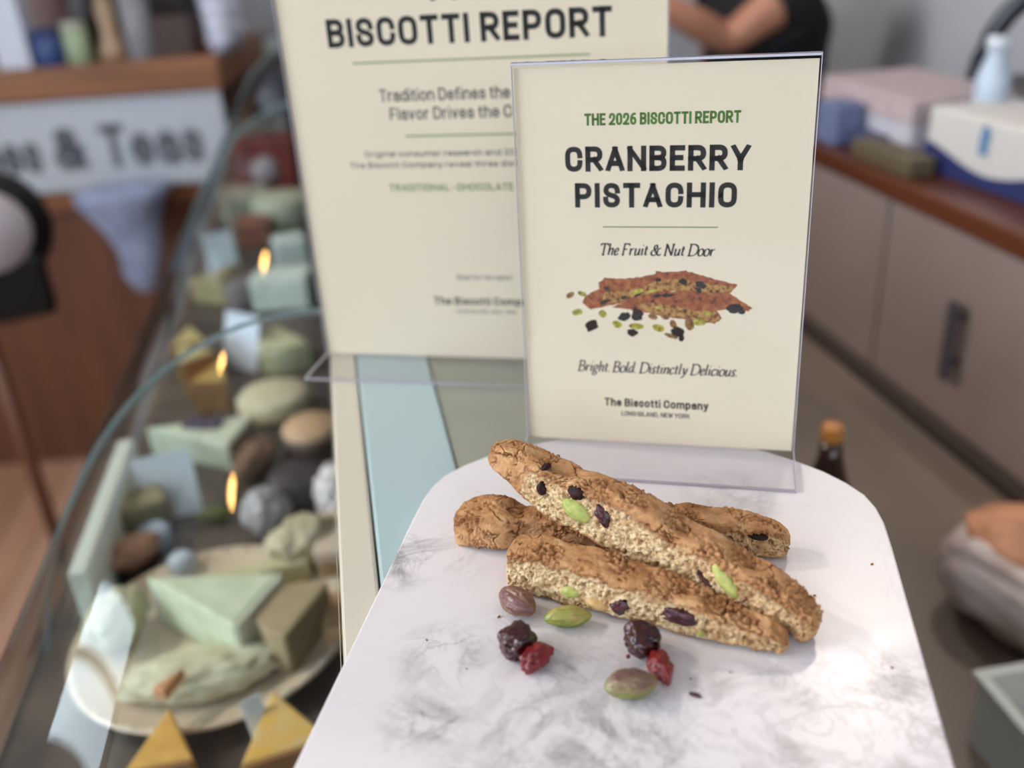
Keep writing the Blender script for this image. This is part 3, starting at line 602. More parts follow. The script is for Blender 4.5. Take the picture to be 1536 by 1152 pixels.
class Biscotto:
    def __init__(s, P0, P1, hprof, wprof, zoff, crumb_t, seed, roll=0., bend=0., label='', res=.34, zlo=.06, zhi=.80, back=True, bumps=(), cdepth=1., tend=(.6, 1.), rb=.22, lumpy=1.):
        s.P0 = np.array(P0, float); ax = np.array(P1, float)-s.P0; s.Ln = np.linalg.norm(ax); s.X = ax/s.Ln
        y = np.cross([0, 0, 1.], s.X); s.Y = y/np.linalg.norm(y); s.Z = np.cross(s.X, s.Y)
        r = math.radians(roll); s.Y, s.Z = s.Y*math.cos(r)+s.Z*math.sin(r), s.Z*math.cos(r)-s.Y*math.sin(r)
        s.h, s.w, s.zo, s.bend = hprof, wprof, zoff, bend
        nu = int(s.Ln/res); per = 2*(max(b for _, b in hprof)+max(b for _, b in wprof)); nv = int(per/res)
        # perimeter samples of the square [-1,1]^2, spacing by real proportions
        H0, W0 = max(b for _, b in hprof), max(b for _, b in wprof)
        nh = int(nv*H0/per); nw = nv//2-nh
        q = [(-1, -1+2*k/nh) for k in range(nh)] + [(-1+2*k/nw, 1) for k in range(nw)] + [(1, 1-2*k/nh) for k in range(nh)] + [(1-2*k/nw, -1) for k in range(nw)]
        q = np.array(q, float); nv = len(q); ex = 7.
        sc = (np.abs(q[:, 0])**ex+np.abs(q[:, 1])**ex)**(-1/ex); q = q*sc[:, None]
        tt = (1-np.cos(np.linspace(0, math.pi, nu)))/2; tt = .35*tt+.65*np.linspace(0, 1, nu)
        Hh, Ww, Zo = interp(hprof, tt), interp(wprof, tt), interp(zoff, tt)
        # smooth the profiles
        ker = np.hanning(int(nu*.035)*2+1); ker /= ker.sum(); n2 = len(ker)//2
        sm = lambda a: np.convolve(np.concatenate([np.full(n2, a[0]), a, np.full(n2, a[-1])]), ker, 'valid')
        endf = np.sqrt(np.clip(1-(np.clip((.022-np.minimum(tt, 1-tt))/.022, 0, 1))**2, 0.0004, 1))
        Hh, Ww, Zo = sm(Hh), sm(Ww), sm(Zo)
        Hm = Hh*endf; Wm = Ww*endf
        U = np.repeat(tt[:, None], nv, 1); QY = np.repeat(q[None, :, 0], nu, 0); QZ = np.repeat(q[None, :, 1], nu, 0)
        X = U*s.Ln; Yc = QY*Wm[:, None]/2 + bend*4*(U*(1-U)); Zc = Zo[:, None] + Hh[:, None]/2 + QZ*Hm[:, None]/2
        pos = np.stack([X, Yc, Zc], -1).reshape(-1, 3)
        sd = np.array([seed*13.7, seed*5.1, seed*9.3])
        # large-scale wobble
        lump = np.stack([fbm(pos/17+sd+k*31, 2) for k in range(3)], -1)*np.array([1.2, 1.1, 1.5])*lumpy
        u = U.ravel(); zf = (QZ.ravel()+1)/2; front = sst(.80, .93, -QY.ravel())
        backm = sst(.80, .93, QY.ravel()) if back else 0*front
        P3 = pos.reshape(nu, nv, 3); du = np.gradient(P3, axis=0); dv = np.roll(P3, -1, 1)-np.roll(P3, 1, 1)
        nr = np.cross(du, dv).reshape(-1, 3); nr /= (np.linalg.norm(nr, axis=1)[:, None]+1e-9)
        cen = np.stack([X, np.repeat((bend*4*(tt*(1-tt)))[:, None], nv, 1), np.repeat((Zo+Hh/2)[:, None], nv, 1)], -1).reshape(-1, 3)
        if ((pos-cen)*nr).sum(1).mean() < 0: nr = -nr; s.flip = True
        else: s.flip = False
        wob = fbm(pos/5+sd, 3); wob2 = fbm(pos/1.6+sd+9, 3)
        inT = sst(crumb_t[0]-.02, crumb_t[0]+.02, u+wob*.05)*sst(crumb_t[1]+.02, crumb_t[1]-.02, u+wob*.03)
        zh = zhi + .16*wob + .05*wob2; zl = zlo+.05*wob2
        inZ = sst(zl-.03, zl+.03, zf)*sst(zh+.035, zh-.035, zf)
        cr = (front+backm)*inT*inZ
        # crumb: open pores and granules
        F1, F2 = voro(pos/1.55+sd+.25*lump); F1b, F2b = voro(pos/3.4+sd+5+.3*lump)
        pore = sst(-.02, .34, fbm(pos/1.5+sd+3, 3)); bigp = sst(.16, .40, fbm(pos/3.6+sd+17, 3))
        dc = -.3 - 1.05*pore - 1.9*bigp*cdepth + .75*(.6-F1)
        # crust: blisters, cracks
        wp = pos+np.stack([wob*1.6, wob2*.9, wob*1.2], -1)*1.6
        C1, C2 = voro(wp/11+sd+2); c1 = sst(.055, .0, C2-C1)
        D1, D2 = voro(wp/4.6+sd+8); d1 = sst(.09, .0, D2-D1)
        g = sst(.04, .3, fbm(pos/14+sd+21, 2)); crack = np.clip(c1*g+.6*d1*sst(.12, .35, fbm(pos/9+sd+33, 2)), 0, 1)
        rough = sst(.0, .28, fbm(pos/11+sd+41, 2)+rb*sst(tend[0]-.15, tend[0]+.15, u)+.22*sst(.35, .0, np.abs(zf-zh))*front)       # broken, granular crust patches
        fine = fbm(pos/.7+sd, 3)
        dk = .65*wob+.22*wob2+.16*fine - 1.5*crack + .25*(C1-.4) + rough*(2.6*fbm(pos/1.7+sd+55, 3)-.5)
        disp = cr*dc+(1-cr)*dk
        taper = np.minimum(1, np.minimum(Hm, Wm)/6).repeat(nv)
        pos = pos+lump*taper[:, None]+nr*(disp*taper)[:, None]
        for (bt, by_, bz, br, ba) in bumps:      # local knobs or notches: along, across, up, radius, amount
            c = np.array([bt*s.Ln, by_, bz]); d = np.linalg.norm(pos-c, axis=1); pos = pos+((pos-cen)/(np.linalg.norm(pos-cen, axis=1)[:, None]+1e-6))*(ba*np.exp(-(d/br)**2))[:, None]
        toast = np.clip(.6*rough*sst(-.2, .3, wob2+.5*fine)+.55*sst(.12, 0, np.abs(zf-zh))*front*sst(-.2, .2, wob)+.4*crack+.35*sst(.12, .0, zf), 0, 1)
        cav = np.clip(cr*(.55*bigp*sst(.1, .4, wob2+.2)+.6*pore*sst(-.2, .3, -wob2))+(1-cr)*.75*crack, 0, .8)  # shade of pores and cracks put into the colour, over the real relief
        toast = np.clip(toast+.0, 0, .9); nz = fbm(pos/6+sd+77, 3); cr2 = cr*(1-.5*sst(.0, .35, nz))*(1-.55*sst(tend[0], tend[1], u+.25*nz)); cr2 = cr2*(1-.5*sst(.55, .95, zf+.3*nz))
        # world placement, origin at P0
        Wp = pos[:, :1]*s.X+pos[:, 1:2]*s.Y+pos[:, 2:]*s.Z
        zmin = (Wp[:, 2]+s.P0[2])
        s.local = pos
        verts = Wp*.001
        idx = np.arange(nu*nv).reshape(nu, nv); a = idx[:-1]; b_ = idx[1:]
        fa = np.stack([a, b_, np.roll(b_, -1, 1), np.roll(a, -1, 1)], -1).reshape(-1, 4)
        if not s.flip: pass
        me = bpy.data.meshes.new('biscotto')
        capa = [tuple(idx[0][::-1]), tuple(idx[-1])]
        me.from_pydata(verts.tolist(), [], fa.tolist()+capa); me.update()
        for nm, arr in (('crumb', cr2), ('toast', toast), ('cavity_shade', cav)):
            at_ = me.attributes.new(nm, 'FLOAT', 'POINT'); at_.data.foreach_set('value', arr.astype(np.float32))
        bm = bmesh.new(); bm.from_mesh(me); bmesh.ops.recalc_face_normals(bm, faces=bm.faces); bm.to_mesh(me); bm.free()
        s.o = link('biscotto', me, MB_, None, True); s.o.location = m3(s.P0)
        tag(s.o, label, 'biscotto'); s.wprof = wprof
        print('biscotto minz', zmin.min(), 'verts', len(verts))
    def on_face(s, px, py, side=-1, inset=0.):
        """where a pixel's ray meets this biscotto's front face, as (along, up)"""
        t_ = .5
        for _ in range(4):
            w = interp(s.wprof, t_); o = s.P0+s.Y*(side*w/2+s.bend*4*t_*(1-t_)); d = ray(px, py); k = ((o-CAM_O)@s.Y)/(d@s.Y); q = CAM_O+d*k-s.P0
            t_ = float(np.clip(q@s.X/s.Ln, 0, 1))
        return q@s.X, q@s.Z, t_
    def piece(s, name, px, py, rx, rz, deg, m, depth=2.6, proud=.7, seed=1, wrinkle=.15, label=None):
        x, z, t_ = s.on_face(px, py); w = interp(s.wprof, t_); y0 = -w/2+s.bend*4*t_*(1-t_) + depth*.55 - proud+.35
        o = blob(name, (rx, depth, rz), m, s.o, seed, wrinkle, lvl=4)
        a = math.radians(deg); me = o.data
        co_ = np.empty(len(me.vertices)*3); me.vertices.foreach_get('co', co_); co_ = co_.reshape(-1, 3)*1000
        xx = co_[:, 0]*math.cos(a)-co_[:, 2]*math.sin(a)+x; zz = co_[:, 0]*math.sin(a)+co_[:, 2]*math.cos(a)+z; yy = co_[:, 1]+y0
        Wp = (xx[:, None]*s.X+yy[:, None]*s.Y+zz[:, None]*s.Z)*.001
        me.vertices.foreach_set('co', Wp.ravel()); me.update()
        if label: o['label'] = label
        return o
def blob(name, rad, m, parent=None, seed=1, amp=.1, lvl=5, fn=None, loc=None, rot=None):
    bm = bmesh.new(); bmesh.ops.create_icosphere(bm, subdivisions=lvl, radius=1)
    p = np.array([v.co[:] for v in bm.verts]); 
    if fn is None:
        d = 1+amp*fbm(p*1.6+seed*3.3, 4); q = p*d[:, None]*np.array(rad)
    else: q = fn(p)*np.array(rad)
    for v, c in zip(bm.verts, q): v.co = Vector(c)
    return bm_obj(name, bm, m, parent, loc, True, rot)
m_pist = mat('pistachio_green', (148, 162, 76), .45, c2=(196, 194, 118), scale=260, bump=.25, bscale=900, sss=.15, sub=(.002, .002, .0008))
m_nutb = mat('nut_beige', (190, 148, 92), .5, c2=(206, 170, 112), scale=300)
m_cranb = mat('baked_cranberry', (84, 16, 32), .4, c2=(40, 10, 20), scale=380, bump=.8, bscale=900, coat=.3)
m_char = mat('dark_fruit_or_void', (26, 15, 18), .6, spec=.3, c2=(56, 22, 26), scale=420, bump=.8, bscale=900)

Q = lambda px, py, z: P(px, py, z)
# back one, lying flat and mostly covered
b0 = P(681, 826, 0)+np.array([2., 8, 1.]); b1 = P(1194, 844, 0)+np.array([0, 6, 1.])
back_b = Biscotto(b0, b1, [(0, 14), (.06, 17), (.14, 18), (.2, 14), (.3, 14), (.5, 17), (.7, 18), (.85, 15), (.94, 13), (1, 9)], [(0, 11), (.08, 18), (.16, 19), (.22, 14), (.5, 14), (.8, 14), (.94, 12), (1, 9)], [(0, 0), (1, 0)], (.62, .99), 5, roll=-4,
    label='biscotto lying flat at the back of the pile, mostly covered by the other two', zlo=.08, zhi=.74, tend=(1.05, 1.2), rb=.0, lumpy=1.7)
back_b.piece('cranberry_or_void', 1137, 806, 4, 1.4, -8, m_char, seed=6)  # near-black blob put in for the shade of a hole
# front one, flat on the board
c0 = P(763, 888, 0)+np.array([2.5, 7.5, .8]); c1 = P(1188, 996, 0)+np.array([1., 5.5, .8])
front_b = Biscotto(c0, c1, [(0, 17), (.1, 19), (.35, 19), (.55, 17), (.7, 14.5), (.85, 10.5), (.95, 8), (1, 5.5)], [(0, 15), (.1, 16), (.6, 15), (.85, 12), (1, 7)], [(0, 0), (1, 0)], (-.05, 1.05), 2, roll=-3,
    label='shorter biscotto lying in front on the board beside the loose nuts', zlo=.04, zhi=.80)
front_b.piece('pistachio_piece', 855, 889, 3.9, 2.3, 4, m_pist, seed=2, label='cut green pistachio'); front_b.piece('nut_piece', 893, 907, 4.6, 2.2, -12, m_nutb, seed=3)
front_b.piece('cranberry_or_void', 929, 911, 3.6, 3., 20, m_cranb, seed=7, wrinkle=.5); front_b.piece('cranberry_or_void', 1017, 926, 6.9, 3.5, -4, m_cranb, seed=5, wrinkle=.4)
front_b.piece('pistachio_piece', 1050, 951, 1.6, .9, 0, m_pist, seed=9)
# top one, leaning across both
a0 = P(735, 694, 31); a1 = P(1231, 974, 0)+np.array([0, 4.5, 1.0])
top_b = Biscotto(a0, a1, [(0, 8), (.05, 12), (.12, 17), (.2, 20.5), (.28, 20.5), (.36, 23.5), (.45, 26), (.55, 26), (.65, 24), (.75, 22), (.85, 19.5), (.93, 15), (1, 10)], [(0, 9), (.05, 12), (.15, 15), (.4, 15), (.8, 15), (.95, 12), (1, 9)], [(0, 3), (.06, 1), (.14, -3), (.2, -5), (.35, -5.5), (.6, -7.5), (.8, -5), (.92, -2), (1, -.5)], (.155, 1.02), 11, roll=-6,
    label='longest biscotto leaning on top of the pile, its cut face showing two green pistachios', zlo=.07, zhi=.80, bumps=((.935, -6, 0, 3.0, -4.5), (.25, 0, 18, 4.5, -2.6), (.33, -2, 22, 6, 1.4)))
top_b.piece('pistachio_piece', 863, 767, 6.8, 4.2, -8, m_pist, seed=21, proud=.9, label='large green pistachio half'); top_b.piece('pistachio_piece', 1087, 873, 7.2, 3.0, -34, m_pist, seed=22, proud=.7, label='slender yellow-green pistachio')
top_b.piece('cranberry_or_void', 863, 740, 3.5, 2.8, 10, m_char, seed=23, wrinkle=.5); top_b.piece('cranberry_or_void', 903, 775, 5.0, 2.9, -50, m_cranb, seed=24, wrinkle=.4)
top_b.piece('cranberry_or_void', 812, 733, 2.2, 3.0, 10, m_char, seed=25, wrinkle=.5); top_b.piece('cranberry_or_void', 1056, 870, 4.2, 1.0, -24, m_cranb, seed=26, proud=.3); top_b.piece('cranberry_or_void', 815, 703, 1.8, 1.2, 40, m_char, seed=28, wrinkle=.6, proud=-.2)  # near-black blobs at the left end put in for shaded voids

# ================================================================== LOOSE NUTS AND CRANBERRIES
def pist_fn(seed, ridge=.045):
    def f(p):
        x = p[:, 0]; r = 1-.30*np.clip(x, 0, 1)**2-.10*np.clip(-x, 0, 1)**2
        ang = np.arctan2(p[:, 2], p[:, 1]); lo_ = fbm(p*np.array([.6, 2.6, 2.6])+seed, 3)
        l2 = fbm(p*np.array([1.2, 4.5, 4.5])+seed*2, 3); rad = r*(1+ridge*np.cos(ang*9+3*lo_)+.14*lo_-.09*sst(.12, 0, np.abs(l2))) - .07*np.exp(-((np.abs(ang)-.25)/.12)**2)
        q = p.copy(); q[:, 1] *= rad; q[:, 2] *= rad; q[:, 0] *= 1+.03*lo_; q[:, 2] += .06*np.sin(x*2.2+seed); return q
    return f
def skin_mat(name, cols, sx=1.):
    m = mat(name, cols[0], .36, coat=.25, bump=.35, bscale=1500); nt = m.node_tree; N = nt.nodes; L = nt.links; b = N['Principled BSDF']
    tc = N.new('ShaderNodeTexCoord'); mp = N.new('ShaderNodeMapping'); mp.inputs['Scale'].default_value = (.35, 1, 1)
    n = N.new('ShaderNodeTexNoise'); n.inputs['Scale'].default_value = 210; n.inputs['Detail'].default_value = 6; n.inputs['Roughness'].default_value = .65
    sep = N.new('ShaderNodeSeparateXYZ'); L.new(tc.outputs['Object'], sep.inputs[0])
    ad = N.new('ShaderNodeMath'); ad.operation = 'MULTIPLY_ADD'; ad.inputs[1].default_value = 52*sx; L.new(sep.outputs[2], ad.inputs[0]); L.new(n.outputs['Fac'], ad.inputs[2])
    r = N.new('ShaderNodeValToRGB'); e = r.color_ramp.elements; ts = np.linspace(.30, .78, len(cols))
    e[0].position, e[0].color = ts[0], (*lin(cols[0]), 1); e[1].position, e[1].color = ts[-1], (*lin(cols[-1]), 1)
    for t, c in list(zip(ts, cols))[1:-1]: x = e.new(t); x.color = (*lin(c), 1)
    L.new(tc.outputs['Object'], mp.inputs[0]); L.new(mp.outputs[0], n.inputs['Vector']); L.new(ad.outputs[0], r.inputs[0]); L.new(r.outputs[0], b.inputs['Base Color'])
    b.inputs['Subsurface Weight'].default_value = .08; b.inputs['Subsurface Radius'].default_value = (.001, .001, .0005); return m
def nut(px, py, L_, Wd, deg, cols, label, seed, tilt=0., z=None, mul=1.):
    z = z or Wd*.46; c = P(px, py, z)
    o = blob('pistachio', (L_/2, Wd/2, Wd*.46), skin_mat('pistachio_skin', cols, mul), None, seed, fn=pist_fn(seed), loc=c, rot=(math.radians(tilt), 0, math.radians(deg)))
    tag(o, label, 'pistachio'); return o
nut(776, 902, 18.6, 10.6, -60, [(104, 84, 48), (134, 98, 66), (110, 70, 74), (136, 100, 82)], 'purple-brown pistachio kernel touching the left end of the front biscotto', 1, 12)
nut(852, 925, 17.6, 8.4, -8, [(98, 116, 36), (134, 142, 54), (172, 160, 92), (136, 108, 60)], 'bright green pistachio kernel just in front of the front biscotto', 2, -8, mul=.6)
nut(947, 1026, 18.2, 10.6, -3, [(98, 108, 44), (132, 130, 68), (134, 110, 84), (108, 72, 72)], 'green pistachio kernel with a purplish top, nearest the camera', 3, 0)
def cran_fn(seed, blocky=0.):
    def f(p):
        q = p*(1+.3*fbm(p*1.1+seed, 2))[:, None]
        F1, F2 = voro(p*np.array([.75, 1.1, 1.1])+seed*1.7+.5*np.stack([fbm(p*1.4+seed, 2)]*3, -1)); cr = sst(.40, .0, F2-F1)
        n1 = fbm(p*np.array([1.3, 2.6, 2.6])+seed*2, 2); gr = sst(.16, .0, np.abs(n1))
        k = 1-.14*cr-.055*gr+.02*fbm(p*5+seed, 3); q = q*k[:, None]
        if blocky: q = np.sign(q)*np.abs(q)**(1-blocky)
        return q
    return f
def cran(px, py, rx, ry, rz, deg, dark, label, seed, blocky=0., tilt=0.):
    c = P(px, py, rz*.88)
    m = mat('dried_cranberry', (104, 8, 18) if not dark else (66, 6, 14), .3, c2=(134, 14, 26) if not dark else (26, 4, 9), scale=200, bump=.12, bscale=1200, coat=.35, sss=.15, sub=(.002, .0004, .0003))
    o = blob('dried_cranberry', (rx, ry, rz), m, None, seed, fn=cran_fn(seed, blocky), loc=c, rot=(math.radians(tilt), 0, math.radians(deg)))
    tag(o, label, 'dried cranberry'); s = raw
    return o
k1 = cran(775, 961, 6.9, 6.8, 6.0, 10, True, 'dark blocky dried cranberry, left one of the left pair', 9, .16)
k2 = cran(803, 986, 7.8, 4.6, 4.4, 38, False, 'bright red wrinkled dried cranberry lying against the left dark one', 8)
k3 = cran(962, 958, 6.3, 7.2, 6.6, 5, True, 'dark round dried cranberry touching the front biscotto', 14, .08)
k4 = cran(990, 998, 4.4, 7.6, 4.6, -8, False, 'red dried cranberry wedged between the round dark one and the nearest pistachio', 19)
m_stem = mat('cranberry_stem', (120, 44, 40), .5)
def stem(parent, px, py, z, r=1.1, knob=True):
    c = P(px, py, z)-np.array([parent.location[0]*1000, parent.location[1]*1000, parent.location[2]*1000-FLOOR]); inv = parent.rotation_euler.to_matrix().inverted(); c = np.array(inv@Vector(c))
    bm = bmesh.new(); n = 12
    R_ = [(r*1.0, 0), (r*.9, .6), (r*.5, .7), (r*.45, .2)]
    rings = []
    for rr, zz in R_: rings.append([bm.verts.new((c[0]+rr*math.cos(2*math.pi*k/n), c[1]+(-zz if True else 0), c[2]+rr*math.sin(2*math.pi*k/n))) for k in range(n)])
    for A_, B in zip(rings, rings[1:]):
        for k in range(n): bm.faces.new((A_[k], A_[(k+1) % n], B[(k+1) % n], B[k]))
    bm.faces.new(rings[-1]); return bm_obj('stem_scar', bm, m_stem, parent, None, True)
stem(k1, 771, 979, 4.2); stem(k2, 786, 1003, 3.4, .9); stem(k3, 942, 984, 3.0, .8)
# crumbs
mcr = mat('crumb_brown', (150, 108, 66), .8); mcd = mat('crumb_dark', (70, 40, 44), .7)
for i, (px, py, r, m, lab) in enumerate(((1043, 1042, 1.25, mcd, 'dark sliver of cranberry skin lying alone right of the nearest pistachio'), (748, 925, .7, mcr, 'tan crumb left of the purple-brown pistachio'), (1036, 1018, .4, mcd, 'speck right of the red cranberry of the right pair'),
        (640, 960, .45, mcd, 'dark speck alone on the left half of the board'), (1222, 893, .6, mcr, 'crumb beside the right end of the top biscotto'), (1308, 846, .6, mcr, 'crumb by the right edge of the board'), (1095, 1008, .45, mcr, 'crumb in front of the right end of the front biscotto'), (700, 1003, .4, mcr, 'tan speck left of the left pair of cranberries'), (1338, 1001, .5, mcr, 'crumb low by the right edge of the board'))):
    o = blob('crumb', (r*(1.9 if i == 0 else 1.1), r*.6, r*.6), m, None, i+1, .5, lvl=2, loc=P(px, py, r*.5), rot=(0, 0, math.radians(-38 if i == 0 else i*40)))
    tag(o, lab, 'crumb')
#@@BACK
# ================================================================== INSIDE THE CASE
ZD = -279.
cm = {}
def cmat(c, c2=None, rough=.6, **k):
    key = (c, c2, rough, tuple(k.items()))
    if key not in cm: cm[key] = mat('cheese_tone', c, rough, c2=c2, scale=k.pop('scale', 60), **k)
    return cm[key]
def put(name, label, cat, shape, px, py, dims, deg, c, c2=None, rind=None, z=ZD, group=None, rough=.6):
    """dims: length, width, height; (px, py) is where the body's middle shows"""
    L_, W_, H_ = dims; p = P(px, py, z+H_/2); m = cmat(c, c2, rough); p[0] = max(p[0], -266+.56*(max(L_, W_) if L_ < 150 and W_ < 150 else 34)); p[0] = min(p[0], 100-.5*L_)
    if shape == 'block': o = box(name, (-L_/2, -W_/2, 0), (L_/2, W_/2, H_), m, None, min(4, H_*.2), (p[0], p[1], z), (0, 0, math.radians(deg)))
    elif shape == 'wedge': o = prism(name, [(-L_/2, -W_/2), (L_/2, 0), (-L_/2, W_/2)], 0, H_, m, None, (p[0], p[1], z), min(2.5, H_*.15), (0, 0, math.radians(deg)))
    elif shape == 'half': o = prism(name, [(L_/2*math.cos(t), W_*math.sin(t)-W_/2) for t in np.linspace(0, math.pi, 18)], 0, H_, m, None, (p[0], p[1], z), 2, (0, 0, math.radians(deg)))
    elif shape == 'wheel': o = lathe(name, [(0, 0), (L_/2-3, 0), (L_/2, 3), (L_/2, H_-4), (L_/2-4, H_), (0, H_)], m, None, (p[0], p[1], z))
    elif shape == 'heap':
        o = blob(name, (L_/2, W_/2, H_/2), m, None, int(px), .35, lvl=5, fn=(lambda p: p*(1+.28*fbm(p*1.6+int(px), 3)+.22*(.6-voro(p*2.6+int(px))[0]))[:, None]), loc=(p[0], p[1], z+H_*.56), rot=(0, 0, math.radians(deg)))
    elif shape == 'card':
        o = box(name, (-L_/2, -.6, 0), (L_/2, .6, H_), m, None, 0, (p[0], p[1], z), (math.radians(-18), 0, math.radians(deg)))
    tag(o, label, cat, group)
    if rind:
        mr = cmat(rind)
        if shape == 'block': box('rind', (-L_/2-1, -W_/2-1, H_*.72), (L_/2+1, W_/2+1, H_+1.5), mr, o, 2)
        elif shape == 'wedge': box('rind', (-L_/2-3, -W_/2+1, 1), (-L_/2+.5, W_/2-1, H_-1), mr, o, 1)
        elif shape in ('wheel',): lathe('rind', [(L_/2-6, H_*.15), (L_/2+1, H_*.15), (L_/2+1, H_*.75), (L_/2-6, H_*.75)], mr, o)
        elif shape == 'half': box('rind', (-L_/2+2, -W_/2-1.5, 0), (L_/2-2, -W_/2+.5, H_), mr, o)
    return o
# the big plate and what lies on it
pc = P(322, 950, ZD+10)
plate = empty('cake_plate', (pc[0], pc[1], ZD), 'large round cream plate with a raised rim in the case, at the lower left', 'plate')
lathe('dish', [(0, 0), (70, 0), (78, 3), (105, 9), (111, 15), (110, 17), (103, 13), (76, 7), (0, 6)], mat('cream_glaze', (212, 194, 172), .3, coat=.3), plate, segs=64)
bm = bmesh.new()
for k in range(40):
    a = 2*math.pi*k/40; add_box(bm, (107*math.cos(a)-1.6, 107*math.sin(a)-1.6, 12), (107*math.cos(a)+1.6, 107*math.sin(a)+1.6, 17.6), .6, 1)
bm_obj('beaded_rim', bm, mat('cream_glaze_bead', (220, 212, 196), .3), plate)
ZP = ZD+7
put('cheese_wedge', 'pale mint-white wedge in the middle of the large plate', 'cheese', 'wedge', 310, 915, (105, 66, 46), 150, (206, 214, 190), (190, 200, 170), (222, 224, 204), z=ZP)
put('cheese_piece', 'tan cut piece standing on the right of the large plate', 'cheese', 'half', 430, 935, (66, 42, 40), 60, (176, 156, 124), (162, 142, 110), (150, 134, 96), z=ZP)
put('cheese_piece', 'long pale-yellow slab at the back of the large plate', 'cheese', 'block', 385, 868, (92, 20, 24), 8, (204, 198, 160), (190, 184, 140), z=ZP)
put('cheese_crumble', 'crumbled greenish cheese on the near half of the large plate', 'cheese', 'heap', 300, 1010, (110, 50, 26), 0, (188, 180, 150), (204, 200, 174), z=ZP)
put('cheese_crumble', 'yellow-green crumble at the left rim of the large plate', 'cheese', 'heap', 175, 930, (60, 42, 40), 70, (190, 186, 156), (176, 174, 144), z=ZP)
put('cheese_curl', 'small orange rind curl near the front of the large plate', 'cheese', 'wedge', 258, 1025, (24, 12, 10), 50, (196, 140, 96), z=ZP+25)
put('cheese_wrap', 'translucent tan wrap bunched at the back right of the large plate', 'wrap', 'heap', 455, 815, (62, 48, 44), 20, (176, 162, 132), (196, 186, 160), z=ZP)
# deck, near to far
put('cheese_wedge', 'golden yellow wedge at the bottom left, in front of the large plate', 'cheese', 'wedge', 255, 1128, (52, 44, 34), 90, (214, 168, 84), (200, 150, 66), (150, 104, 60))
put('cheese_wedge', 'golden yellow wedge at the bottom beside the standing label', 'cheese', 'wedge', 425, 1108, (60, 58, 38), 100, (216, 164, 66), (206, 178, 120), (150, 104, 60))
put('label_card', 'bluish-white label standing between the two golden wedges', 'label', 'card', 400, 1105, (14, 1, 52), 30, (214, 222, 236))
put('cheese_block', 'tan block with a pale top beside the case rail, right of the large plate', 'cheese', 'block', 520, 822, (46, 62, 40), -4, (168, 140, 104), (180, 152, 116), (214, 192, 172))
put('cheese_block', 'second tan block nearer the board, beside the case rail', 'cheese', 'block', 530, 930, (46, 50, 26), -2, (206, 168, 124), (190, 150, 108))
put('label_card', 'bright bluish-white label standing behind the large plate', 'label', 'card', 250, 735, (56, 1, 66), 8, (226, 234, 244))
put('label_card', 'lavender-white label tilted left of the white brick', 'label', 'card', 352, 515, (62, 1, 74), -42, (206, 214, 232))
put('label_card', 'small white label far back in the case', 'label', 'card', 332, 378, (50, 1, 66), 14, (210, 226, 234))
put('wrapped_brick', 'mint-white wrapped brick of cheese close to the larger sign', 'cheese', 'block', 426, 432, (88, 64, 52), -12, (214, 224, 214), (196, 208, 198))
put('cheese_brick', 'small white brick behind the mint-white one', 'cheese', 'block', 436, 382, (52, 50, 62), 8, (216, 226, 220))
put('round_cheese', 'cream round cheese left of the tan one', 'cheese', 'wheel', 412, 604, (84, 84, 30), 0, (198, 190, 162), (184, 176, 148), (178, 164, 130))
put('round_cheese', 'round tan-topped cheese near the pale rail', 'cheese', 'wheel', 470, 654, (64, 64, 34), 0, (196, 162, 128), (184, 150, 116), (80, 62, 52))
put('cheese_wedge', 'large pale green-white wedge behind the bright label', 'cheese', 'wedge', 286, 664, (110, 66, 34), 160, (200, 208, 188), (186, 196, 172), (150, 140, 122))
put('fruit_paste', 'dark purple slab lying on the pale green-white wedge', 'fruit paste', 'block', 305, 640, (42, 20, 16), -20, (66, 54, 88), (80, 60, 70), z=ZD+24)
put('cheese_wedge', 'straw-yellow wedge in the middle of the case, left one of three', 'cheese', 'wedge', 222, 560, (66, 46, 52), 120, (188, 180, 132), (172, 162, 112), (160, 112, 66))
put('cheese_wedge', 'straw-yellow wedge in the middle of the case, centre one of three', 'cheese', 'wedge', 276, 530, (64, 42, 56), 95, (196, 186, 136), (176, 160, 104), (150, 104, 60))
put('cheese_wedge', 'golden brown wedge in the middle of the case, right one of three', 'cheese', 'wedge', 328, 578, (62, 44, 44), 80, (164, 130, 66), (186, 160, 96), (136, 98, 60))
put('cheese_piece', 'pale yellow-green piece behind the cream round cheese', 'cheese', 'half', 418, 530, (80, 50, 40), 120, (190, 190, 156), (172, 170, 136))
put('dark_jar', 'dark brown round jar in front of the tan-topped cheese', 'jar', 'wheel', 452, 735, (58, 58, 44), 0, (44, 36, 40), (60, 52, 54))
put('cured_sausage', 'dark brown cured sausage piece beside the cream round cheese', 'sausage', 'heap', 380, 690, (70, 34, 30), 70, (110, 80, 60), (130, 100, 78))
put('paper_wrap', 'crumpled pinkish-white paper against the pale rail', 'paper', 'heap', 508, 742, (44, 66, 52), 0, (214, 206, 206), (190, 184, 186))
put('paper_wrap', 'grey crumpled paper in the middle of the case', 'paper', 'heap', 400, 770, (44, 40, 48), 30, (150, 144, 144), (176, 172, 176))
put('herb_bunch', 'small bunch of green herbs behind the long pale-yellow slab', 'herbs', 'heap', 322, 772, (30, 14, 16), 0, (84, 98, 50), (110, 116, 66))
put('cured_sausage', 'pinkish-brown piece left of the bright label', 'sausage', 'heap', 180, 832, (48, 36, 28), 40, (176, 130, 112), (150, 116, 90))
put('cheese_piece', 'grey-rinded piece behind the left end of the large plate', 'cheese', 'block', 165, 775, (46, 40, 36), 20, (128, 116, 96), (150, 146, 116))
put('small_tub', 'small bluish-white tub left of the crumpled grey paper', 'tub', 'wheel', 275, 850, (24, 24, 26), 0, (186, 198, 214))
